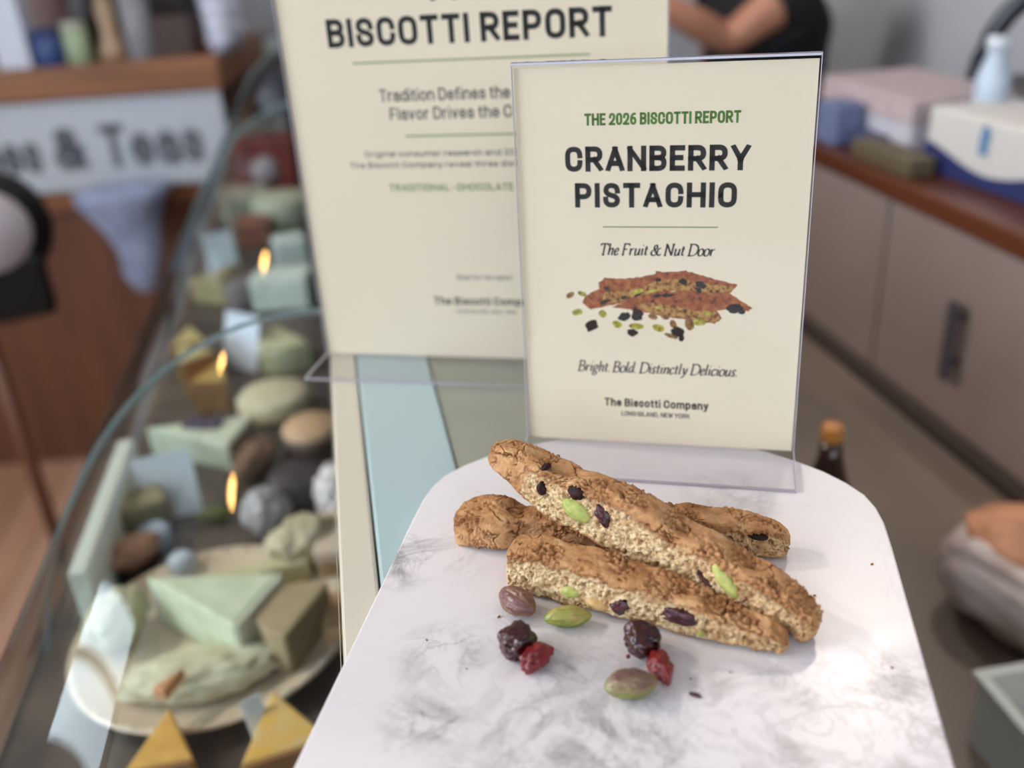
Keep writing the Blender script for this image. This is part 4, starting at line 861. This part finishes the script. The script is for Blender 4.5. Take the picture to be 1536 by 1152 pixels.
put('small_tub', 'pale blue tub under the bright label', 'tub', 'wheel', 232, 806, (32, 32, 22), 0, (168, 186, 208))
tr_ = box('mint_bar', (-8, -115, 0), (8, 115, 56), cmat((214, 222, 214)), None, 3, (-262, 800, ZD)); tag(tr_, 'long upright pale mint bar along the curved glass at the left', 'tray')  # long pale mint bar beside the glass
put('cheese_piece', 'light tan piece far back in the case', 'cheese', 'wedge', 300, 428, (90, 60, 40), 60, (176, 164, 122), (160, 148, 110))
put('cheese_piece', 'pale cream round cheese under the red tin', 'cheese', 'wheel', 424, 318, (110, 110, 66), 0, (188, 192, 168))
put('cheese_piece', 'greyish block left of the pale cream round one', 'cheese', 'block', 338, 312, (90, 110, 60), 10, (156, 156, 142))
put('cheese_piece', 'reddish-brown piece between the greyish block and the small white brick', 'cheese', 'block', 382, 345, (60, 70, 46), 0, (150, 92, 76), (128, 86, 66))
put('dark_tub', 'dark grey tub left of the mint-white brick', 'tub', 'wheel', 368, 440, (60, 60, 46), 0, (106, 100, 108), (130, 118, 112))
put('dark_tub', 'dark blue-grey wedge-shaped tub at the far left of the case', 'tub', 'wedge', 336, 262, (120, 80, 70), 120, (56, 68, 78))
put('cheese_piece', 'light beige piece near the far end of the case', 'cheese', 'block', 372, 205, (120, 90, 60), 6, (128, 122, 110), (110, 106, 98))
# red tin with a pale round label
p = P(405, 252, ZD+65)
tin = box('red_tin', (-62, -45, 0), (62, 45, 130), mat('red_enamel', (128, 44, 40), .4, c2=(112, 40, 36), scale=20), None, 5, (p[0], p[1], ZD), (0, 0, math.radians(-8)))
tag(tin, 'red tin with a pale round label, far back in the case', 'tin')
lathe('round_label', [(0, 0), (30, 0), (30, 1.2), (0, 1.2)], mat('tin_label', (176, 160, 166), .5), tin, (0, -45.5, 70), rot=(math.radians(90), 0, 0))
# stainless work beyond the case end: grey appliance and stacked cups
# ================================================================== COUNTER ON THE LEFT WITH THE WHITE SIGNBOARD
ctr = empty('front_counter', (-340, 2980, -FLOOR), 'wooden front counter at the upper left, its white panel lettered in grey', 'counter', rz=math.radians(-9))
mw_edge = wood('counter_wood', (116, 74, 48), (148, 98, 66), .4, 8, (1, 10, 10)); mw_body = wood('counter_panel_wood', (92, 56, 38), (112, 70, 48), .5, 6, (10, 1, 1))
def lb(name, lo, hi, m, bev=2., parent=ctr): return box(name, lo, hi, m, parent, bev)
ZT = FLOOR-72
lb('worktop', (-2300, -14, ZT-92), (20, 640, ZT), mw_edge, 5)
lb('body', (-2280, 60, 0), (-60, 600, ZT-96), mw_body)
lb('lower_rail', (-2280, 30, ZT-430), (-110, 59, ZT-365), mw_edge)
wp = lb('white_panel', (-2290, 0, ZT-360), (6, 22, ZT-96), mat('white_panel_paint', (176, 184, 194), .6), 2); wp['label'] = 'white signboard with grey serif lettering'
m_let = mat('grey_lettering', (92, 94, 104), .7)
def lp(u, v, d): return (u, -d-.3, v)
text_mesh('sign_text', 'Coffees', -960, -560, ZT-300, 120, m_let, wp, lp, 'sans', weight=.20, lift=.4)
text_mesh('sign_text', '&', -520, -420, ZT-300, 130, m_let, wp, lp, 'sans', weight=.26, lift=.4)
text_mesh('sign_text', 'Teas', -372, -70, ZT-300, 130, m_let, wp, lp, 'sans', weight=.20, lift=.4)
def on_ctr(name, label, cat, px, w, h, shape, c, c2=None, depth=None, back=60, lid=None, rough=.45, z0=None):
    """stands on the wooden worktop; px = where it shows, w/h in mm, back = distance behind the front edge"""
    Y = 2980+back; q = AY(px, 90, Y); y = Y+(-340-q[0])*.16; z = -72 if z0 is None else z0; m = cmat(c, c2, rough)
    if shape == 'box': o = box(name, (-w/2, -(depth or w)/2, 0), (w/2, (depth or w)/2, h), m, None, 3, (q[0], y, z), (0, 0, -.16))
    elif shape == 'bottle': o = lathe(name, [(0, 0), (w/2, 0), (w/2, h*.6), (w*.2, h*.78), (w*.17, h), (0, h)], m, None, (q[0], y, z), 20)
    elif shape == 'jar': o = lathe(name, [(0, 0), (w/2-2, 0), (w/2, 4), (w/2, h*.84), (w*.4, h*.88), (w*.4, h), (0, h)], m, None, (q[0], y, z), 20)
    elif shape == 'cups':
        o = lathe(name, [(0, 0), (w*.36, 0)]+[pt for k in range(5) for pt in ((w*.36+k*1., h*.16*k+h*.1), (w/2, h*.2*k+h*.16), (w/2, h*.2*k+h*.19), (w*.42, h*.2*k+h*.2))]+[(0, h)], m, None, (q[0], y, z), 20)
    elif shape == 'mill': o = lathe(name, [(0, 0), (w/2, 0), (w/2, h*.12), (w*.3, h*.3), (w*.34, h*.6), (w*.22, h*.72), (w*.4, h*.84), (w*.2, h), (0, h)], m, None, (q[0], y, z), 20)
    if lid:
        if shape == 'box': box('lid', (-w/2-2, -(depth or w)/2-2, h*.86), (w/2+2, (depth or w)/2+2, h+3), cmat(lid), o, 2)
        else: lathe('lid', [(0, h*.86), (w*.46, h*.86), (w*.46, h+5), (0, h+5)], cmat(lid), o, None, 20)
    tag(o, label, cat); return o
on_ctr('paper_carton', 'tall bluish-white carton at the left end of the counter row', 'carton', 16, 95, 260, 'box', (196, 204, 220), None, 80, 70)
on_ctr('cardboard_box', 'pinkish-brown box behind the blue tin', 'box', 76, 150, 330, 'box', (128, 96, 92), (112, 82, 78), 100, 330)
on_ctr('blue_tin', 'navy blue tin on the wooden counter', 'tin', 67, 84, 96, 'jar', (40, 66, 122), None, None, 60, lid=(30, 50, 96))
on_ctr('green_jar', 'pale green jar right of the blue tin', 'jar', 114, 74, 108, 'jar', (146, 164, 136), None, None, 70, lid=(170, 176, 160))
on_ctr('black_bottle', 'tall black bottle right of the pale green jar', 'bottle', 141, 86, 270, 'bottle', (18, 16, 18), None, None, 160)
on_ctr('pepper_mill', 'tan wooden mill on the counter', 'mill', 170, 84, 250, 'mill', (164, 138, 112), (150, 124, 100), None, 60)
on_ctr('steel_canister', 'grey canister with a pale lid right of the tan mill', 'canister', 214, 84, 190, 'jar', (132, 134, 140), (118, 120, 126), None, 60, lid=(164, 166, 176))
on_ctr('dark_grinder', 'large black machine behind the counter row', 'machine', 262, 150, 330, 'box', (36, 32, 30), (48, 42, 38), 120, 260)
on_ctr('dark_red_box', 'dark red-brown box on the counter in front of the black machine', 'box', 268, 120, 110, 'box', (58, 38, 34), None, 70, 90)
on_ctr('cup_stack', 'stack of white paper cups at the right end of the counter', 'cups', 336, 86, 190, 'cups', (196, 202, 222), None, None, 110)
on_ctr('cup_stack', 'second stack of white paper cups behind the first, taller', 'cups', 356, 84, 300, 'cups', (182, 186, 204), None, None, 250)
# grey equipment table beyond, right of the cups
tb = empty('steel_table', (-80, 3900, -FLOOR), 'grey steel table behind the far end of the case', 'table')
box('tabletop', (-150, -220, FLOOR-150), (330, 260, FLOOR-110), M['steel'], tb, 2)
for sx_ in (-130, 310):
    for sy_ in (-200, 240): box('leg', (sx_-15, sy_-15, 0), (sx_+15, sy_+15, FLOOR-150), M['dark_metal'], tb, 1)
box('undershelf', (-140, -210, FLOOR-700), (320, 250, FLOOR-670), M['dark_metal'], tb, 1)
q = AY(378, 60, 3960)
o = box('steel_canister', (-110, -60, 0), (90, 60, 250), cmat((150, 152, 158), (130, 132, 138)), None, 14, (q[0]+30, 3960, -110)); tag(o, 'squat grey appliance standing on the steel table', 'appliance')
box('brown_front', (-70, -63, 165), (50, -61, 215), cmat((146, 100, 70)), o)
# bag hanging under the signboard
q = AY(192, 345, 2860)
bagv = [(2, -215), (28, -205), (50, -150), (62, -80), (82, 0), (120, 70), (140, 110), (132, 118), (70, 60), (0, 40)]
bag = lathe('hanging_bag', [(r_*1.0, z_) for r_, z_ in bagv], mat('pale_blue_plastic', (158, 172, 202), .5, c2=(130, 142, 170), scale=14), None, (q[0], 2860+(-340-q[0])*.16, q[2]), 32, sy=.5)
for v in bag.data.vertices:
    v.co.x += .012*math.sin(v.co.z*60)+.006*math.sin(v.co.y*80)
tag(bag, 'pale blue plastic bag hanging in front of the counter under the white signboard', 'bag')
q = AY(-22, 345, 2150)
ch = empty('round_stand', (q[0], 2150, -FLOOR), 'black floor stand with a pale round disc at the left edge', 'stand', rz=.3); zc = q[2]+FLOOR
lathe('disc', [(0, -8), (84, -8), (90, 0), (84, 8), (0, 8)], mat('pale_fabric', (184, 176, 182), .7), ch, (0, -28, zc), rot=(math.radians(90), 0, 0))
lathe('ring', [(0, -12), (128, -12), (134, 0), (128, 12), (0, 12)], M['black'], ch, (0, 0, zc), rot=(math.radians(90), 0, 0))
box('black_block', (-70, -30, zc-210), (96, 40, zc-60), M['black'], ch, 18)  # black block below the disc
tube('pole', [(-60, 0, 20), (-60, 0, zc-100)], 16, mw_body, ch)
lathe('base', [(0, 0), (190, 0), (196, 8), (180, 22), (30, 34), (0, 34)], M['black'], ch)

# ================================================================== BEHIND THE CASE: WORK COUNTER, LEDGE AND WHAT STANDS THERE
mc = mat('work_surface', (134, 120, 108), .5, c2=(116, 104, 94), scale=5, lo=.3, hi=.7)
wc = empty('work_counter', (640, 700, -FLOOR), 'brown-grey work counter right of the case, below the serving board', 'counter')
box('worktop', (-490, -1000, FLOOR-440), (52, 1100, FLOOR-400), mc, wc, 3); box('base_cabinet', (-450, -980, 0), (45, 1080, FLOOR-440), mat('cabinet_base', (96, 88, 84), .6), wc, 3)
lg = empty('raised_cabinet', (900, 700, -FLOOR), 'grey-brown panelled cabinet with a dark red-brown wooden ledge on top, at the right', 'cabinet')
mg = mat('grey_brown_panel', (150, 134, 128), .45, c2=(140, 124, 118), scale=3); mt_ = wood('dark_red_wood', (74, 36, 22), (96, 50, 30), .35, 8, (10, 1, 10))
box('carcass', (-160, -1000, 0), (240, 1100, FLOOR-134), mat('carcass_dark', (60, 52, 50), .6), lg, 2)
for k, y in enumerate((-1000, -640, -280, 80, 440, 800)):
    hb = box('door', (-185, y+3, FLOOR-392), (-162, y+(357 if k < 5 else 297), FLOOR-140), mg, lg, 2)
    if k == 3:
        pass
hy = AX(1440, 510, 714)
for k, dy in enumerate((0, 720)):
    yy = hy[1]-700+dy
    hd = bmesh.new(); add_box(hd, (-205, yy-9, FLOOR-320), (-198, yy+9, FLOOR-215), 2); add_box(hd, (-199, yy-6, FLOOR-300), (-184, yy+6, FLOOR-292), 1); add_box(hd, (-199, yy-6, FLOOR-240), (-184, yy+6, FLOOR-232), 1)
    bm_obj('handle', hd, mat('gunmetal', (70, 66, 74), .5), lg)
box('ledge', (-198, -1000, FLOOR-134), (245, 1100, FLOOR-106), mt_, lg, 4)
box('kick_strip', (-206, -1000, FLOOR-440), (-186, 1100, FLOOR-386), mat('dark_kick_paint', (66, 54, 50), .6), lg, 1)  # strip painted one even dark brown
ZL = -106
def on_ledge(name, label, cat, x, y, dims, c, c2=None, bev=4, rz=0., rough=.6, z=ZL):
    L_, W_, H_ = dims; o = box(name, (-L_/2, -W_/2, 0), (L_/2, W_/2, H_), cmat(c, c2, rough), None, bev, (x, y, z), (0, 0, rz)); tag(o, label, cat); return o
bx_ = on_ledge('flat_box', 'white flat box with a pale pink lid on the ledge, left end of the row', 'box', 850, 1330, (150, 250, 54), (196, 194, 204))
box('lid', (-78, -128, 46), (78, 128, 80), cmat((196, 176, 176), (180, 160, 162)), bx_, 3)
on_ledge('slate_box', 'long dark olive box on the front of the ledge, before the white flat box', 'box', 735, 1180, (40, 150, 26), (92, 80, 60))
on_ledge('blue_tin', 'small grey-blue tin at the left end of the ledge row', 'tin', 745, 1345, (46, 60, 60), (104, 116, 150))
on_ledge('pen_tray', 'low dark blue tray between the flat box and the carton', 'tray', 760, 1290, (30, 80, 24), (60, 70, 104))
ct = on_ledge('food_carton', 'long cream carton with a navy blue lower band at the right edge', 'carton', 830, 985, (120, 330, 84), (204, 200, 196), rz=.04)
vs = []; nS = 24
for i in range(nS+1):
    y = -166+332*i/nS; t = 30+12*math.sin(i/nS*7.5); vs += [(-61.2, y, 2), (-61.2, y, t)]
raw('navy_band', vs, [(2*i, 2*i+2, 2*i+3, 2*i+1) for i in range(nS)], cmat((34, 44, 96)), ct)
prism('blue_motif', [(-8, 0), (8, 0), (6, 16), (10, 22), (4, 36), (-4, 36), (-8, 22)], 0, .6, cmat((84, 128, 168)), ct, (-61.2, 52, 42), rot=(math.radians(90), 0, math.radians(-90)))
q = AX(1414, 180, 850)
q[1] = 1150
bt = lathe('water_bottle', [(0, 0), (20, 0), (22, 4), (22, 112), (12, 138), (12, 150), (0, 150)], mat('pale_blue_translucent', (206, 222, 240), .15, trans=.3), None, (850, q[1], ZL), 24); tag(bt, 'pale blue-white bottle standing behind the food carton', 'bottle')
lathe('cap', [(0, 148), (14, 148), (14, 162), (0, 162)], cmat((214, 220, 230)), bt, None, 20)
q = AX(1562, 150, 1045)
hk = empty('wire_basket', (q[0], q[1], ZL), 'dark basket with a tall arched handle at the right edge of the ledge', 'basket', rz=.9)
pts = [(0, 94*math.cos(a), 60+140*math.sin(a)) for a in np.linspace(0, math.pi, 20)]
tube('handle', pts, 15, M['dark_metal'], hk, 12)
lathe('bowl', [(0, 0), (70, 0), (86, 10), (98, 64), (94, 66), (82, 16), (0, 8)], cmat((120, 116, 118), (96, 94, 98)), hk)
q = AX(1470, 165, 900)
on_ledge('grey_container', 'grey-white container in front of the arched-handle basket', 'container', 925, 1170, (34, 60, 60), (140, 138, 142))
# bottle on the work counter, just beyond the board
q = P(1250, 640, -150)
wb = lathe('sauce_bottle', [(0, 0), (30, 0), (32, 4), (34, 90), (33, 130), (26, 170), (15, 203), (10, 222), (9, 238), (0, 238)], mat('dark_brown_glass', (52, 26, 18), .22, coat=.5), None, (q[0], q[1], -400), 32); tag(wb, 'dark brown bottle with an orange-brown cap behind the right side of the board', 'bottle')
lathe('cap', [(0, 236), (8.6, 236), (9, 240), (9, 249), (7.5, 252), (0, 252)], mat('amber_cap', (186, 124, 60), .3, coat=.4), wb, None, 24)
# wrapped loaf
q = P(1510, 905, -355)
lf = blob('bread_loaf', (70, 92, 46), mat('loaf_wrap', (186, 168, 160), .3, c2=(206, 196, 194), scale=26, coat=.5, bump=2.5, bscale=22), None, 5, .22, lvl=5, loc=(q[0]+45, q[1]+10, -350), rot=(0, 0, .35), fn=lambda p: np.sign(p)*np.abs(p)**.72*(1+.16*fbm(p*1.4, 3)+.05*fbm(p*4, 2))[:, None])
tag(lf, 'loaf in a clear crinkled wrapper on the work counter at the right edge', 'bread')
o = blob('bread_top', (52, 76, 22), mat('loaf_crust', (172, 122, 90), .6, c2=(206, 150, 116), scale=40), lf, 3, .15, lvl=4, loc=(4, 4, 36))
# white container, lower right
q = P(1466, 1012, -330)
wt = empty('white_container', (q[0]+78, q[1]-62, -400), 'open white plastic container at the lower right corner', 'container', rz=math.radians(-2))
mwp = mat('white_plastic', (214, 220, 214), .35)
for nm, lo, hi in (('wall', (-78, -120, 3), (-72, 60, 70)), ('wall', (72, -120, 3), (78, 60, 70)), ('wall', (-72, 54, 3), (72, 60, 70)), ('wall', (-72, -120, 3), (72, -114, 70)), ('bottom', (-78, -120, 0), (78, 60, 3))): box(nm, lo, hi, mwp, wt, 1.2)
box('rim', (-82, 54, 66), (82, 64, 71), mwp, wt, 1.5); box('rim', (-82, -120, 66), (-72, 56, 71), mwp, wt, 1.5)
o = blob('brown_filling', (66, 80, 20), cmat((150, 122, 100), (128, 104, 88)), wt, 8, .2, lvl=3, loc=(0, -30, 22)); 

# ================================================================== PENDANT LAMPS
def pendant(x, y, z, label):
    r = empty('pendant_lamp', (x, y, z), label, 'lamp', 'pendant lamps over the shop floor')
    lathe('bulb', [(0, -62), (22, -56), (36, -34), (38, -14), (28, 12), (16, 30), (14, 44), (0, 44)], emit('warm_bulb', (255, 190, 110), 55), r, segs=24)
    lathe('shade', [(14, 46), (30, 44), (90, 10), (120, -8), (121, -6), (92, 13), (31, 48), (14, 50)], M['black'], r, segs=32)
    tube('cord', [(0, 0, 46), (0, 0, ZC-z)], 3, M['black'], r, 6)
pendant(-783, 2281, 900, 'pendant lamp over the near part of the front counter')
pendant(-784, 4276, 900, 'pendant lamp beyond the front counter, the right one')
pendant(-1420, 4128, 900, 'pendant lamp beyond the front counter, the left one')

# ================================================================== PERSON
q = AY(1092, 62, 2250)       # the bent elbow
ex, ey, ez = q; ez += FLOOR
pr = empty('person', (ex+150, ey+60, -FLOOR), 'person in a black shirt with bare bent arms, standing beyond the ledge', 'person')
def skin(name, joints, edges, m, parent, sub=2, root=0):
    me = bpy.data.meshes.new(name); me.from_pydata([tuple(c*.001 for c in j[0]) for j in joints], edges, []); o = link(name, me, m, parent)
    md = o.modifiers.new('skin', 'SKIN'); md.use_smooth_shade = True
    for v, j in zip(me.skin_vertices[0].data, joints): v.radius = tuple(c*.001 for c in j[1]); v.use_root = False
    me.skin_vertices[0].data[root].use_root = True
    s_ = o.modifiers.new('sub', 'SUBSURF'); s_.levels = sub; s_.render_levels = sub
    dg = bpy.context.evaluated_depsgraph_get(); me2 = bpy.data.meshes.new_from_object(o.evaluated_get(dg)); o.modifiers.clear(); o.data = me2
    me2.polygons.foreach_set('use_smooth', [True]*len(me2.polygons)); return o
# local frame: origin between the feet, facing -x (towards the front counter); elbow at (-150, -60)
E1 = (-150, -60, ez)
J = [((0, 60, 950), (150, 110)), ((0, 60, 1120), (135, 100)), ((0, 60, 1290), (165, 115)), ((0, 60, 1420), (120, 90)), ((0, 60, 1480), (55, 55)), ((-12, 60, 1560), (60, 60)), ((-18, 60, 1640), (88, 78)), ((-14, 60, 1730), (70, 66)),
     ((-10, -110, 1425), (58, 58)), ((-70, -105, 1400), (50, 50)), (E1, (42, 42)), ((-260, -90, ez+60), (38, 38)), ((-370, -70, ez+120), (28, 26)),
     ((-10, 230, 1425), (58, 58)), ((-40, 270, 1290), (48, 48)), ((-70, 270, 1150), (40, 40)), ((-200, 230, 1130), (36, 36)), ((-320, 190, 1150), (27, 25)),
     ((0, -30, 860), (95, 95)), ((0, -40, 500), (60, 62)), ((0, -40, 90), (40, 42)), ((-110, -45, 35), (38, 28)), ((0, 150, 860), (95, 95)), ((0, 160, 500), (60, 62)), ((0, 160, 90), (40, 42)), ((-110, 165, 35), (38, 28))]
ED = [(0, 1), (1, 2), (2, 3), (3, 4), (4, 5), (5, 6), (6, 7), (3, 8), (8, 9), (9, 10), (10, 11), (11, 12), (3, 13), (13, 14), (14, 15), (15, 16), (16, 17), (0, 18), (18, 19), (19, 20), (20, 21), (0, 22), (22, 23), (23, 24), (24, 25)]
skin('body', J, ED, M['skin'], pr)
for hx, hy_, hz, sd_ in ((-370, -70, ez+120, 1), (-320, 190, 1150, -1)):      # hands: palm, four fingers and a thumb
    H = [((hx, hy_, hz), (26, 22)), ((hx-45, hy_, hz+8), (36, 16))]; HE = [(0, 1)]
    for k, (oy, ln_) in enumerate(((-27, 58), (-9, 70), (9, 66), (26, 50))):
        b0_ = len(H); H += [((hx-82, hy_+oy, hz+10), (9.5, 9)), ((hx-82-ln_*.55, hy_+oy, hz+4), (8.5, 8)), ((hx-82-ln_, hy_+oy, hz-14), (7, 7))]; HE += [(1, b0_), (b0_, b0_+1), (b0_+1, b0_+2)]
    b0_ = len(H); H += [((hx-20, hy_+36*sd_, hz+4), (12, 11)), ((hx-52, hy_+58*sd_, hz), (10, 9)), ((hx-78, hy_+62*sd_, hz-6), (8, 8))]; HE += [(0, b0_), (b0_, b0_+1), (b0_+1, b0_+2)]
    skin('hand', H, HE, M['skin'], pr, 1)
mb = mat('black_shirt', (20, 19, 22), .85)
skin('shirt', [((0, 60, 900), (172, 132)), ((0, 60, 1120), (158, 122)), ((0, 60, 1290), (184, 134)), ((0, 60, 1415), (130, 100)), ((-10, -115, 1425), (72, 72)), ((-80, -100, 1402), (64, 64)), ((-10, 235, 1425), (72, 72)), ((-38, 272, 1300), (64, 64))], [(0, 1), (1, 2), (2, 3), (3, 4), (4, 5), (3, 6), (6, 7)], mb, pr)
skin('trousers', [((0, 60, 930), (168, 128)), ((0, -30, 840), (108, 108)), ((0, -40, 500), (76, 78)), ((0, -40, 110), (60, 60)), ((0, 150, 840), (108, 108)), ((0, 160, 500), (76, 78)), ((0, 160, 110), (60, 60))], [(0, 1), (1, 2), (2, 3), (0, 4), (4, 5), (5, 6)], mat('dark_trousers', (34, 36, 44), .85), pr)
for yy in (-45, 162): box('shoe', (-170, yy-48, 0), (60, yy+48, 70), M['black'], pr, 22)
blob('hair', (104, 92, 92), mat('dark_hair', (40, 28, 22), .7), pr, 3, .1, lvl=3, loc=(8, 60, 1700))
blob('nose', (16, 11, 20), M['skin'], pr, 3, .05, lvl=2, loc=(-108, 60, 1640))
for sy_ in (-1, 1):
    blob('eye', (7, 11, 7), mat('eye_white', (220, 216, 210), .3), pr, 3, .01, lvl=2, loc=(-96, 60+32*sy_, 1668)); blob('ear', (18, 8, 28), M['skin'], pr, 3, .05, lvl=2, loc=(-6, 60+80*sy_, 1645))
blob('mouth', (8, 24, 6), mat('lips', (160, 90, 84), .5), pr, 3, .05, lvl=2, loc=(-98, 60, 1596))
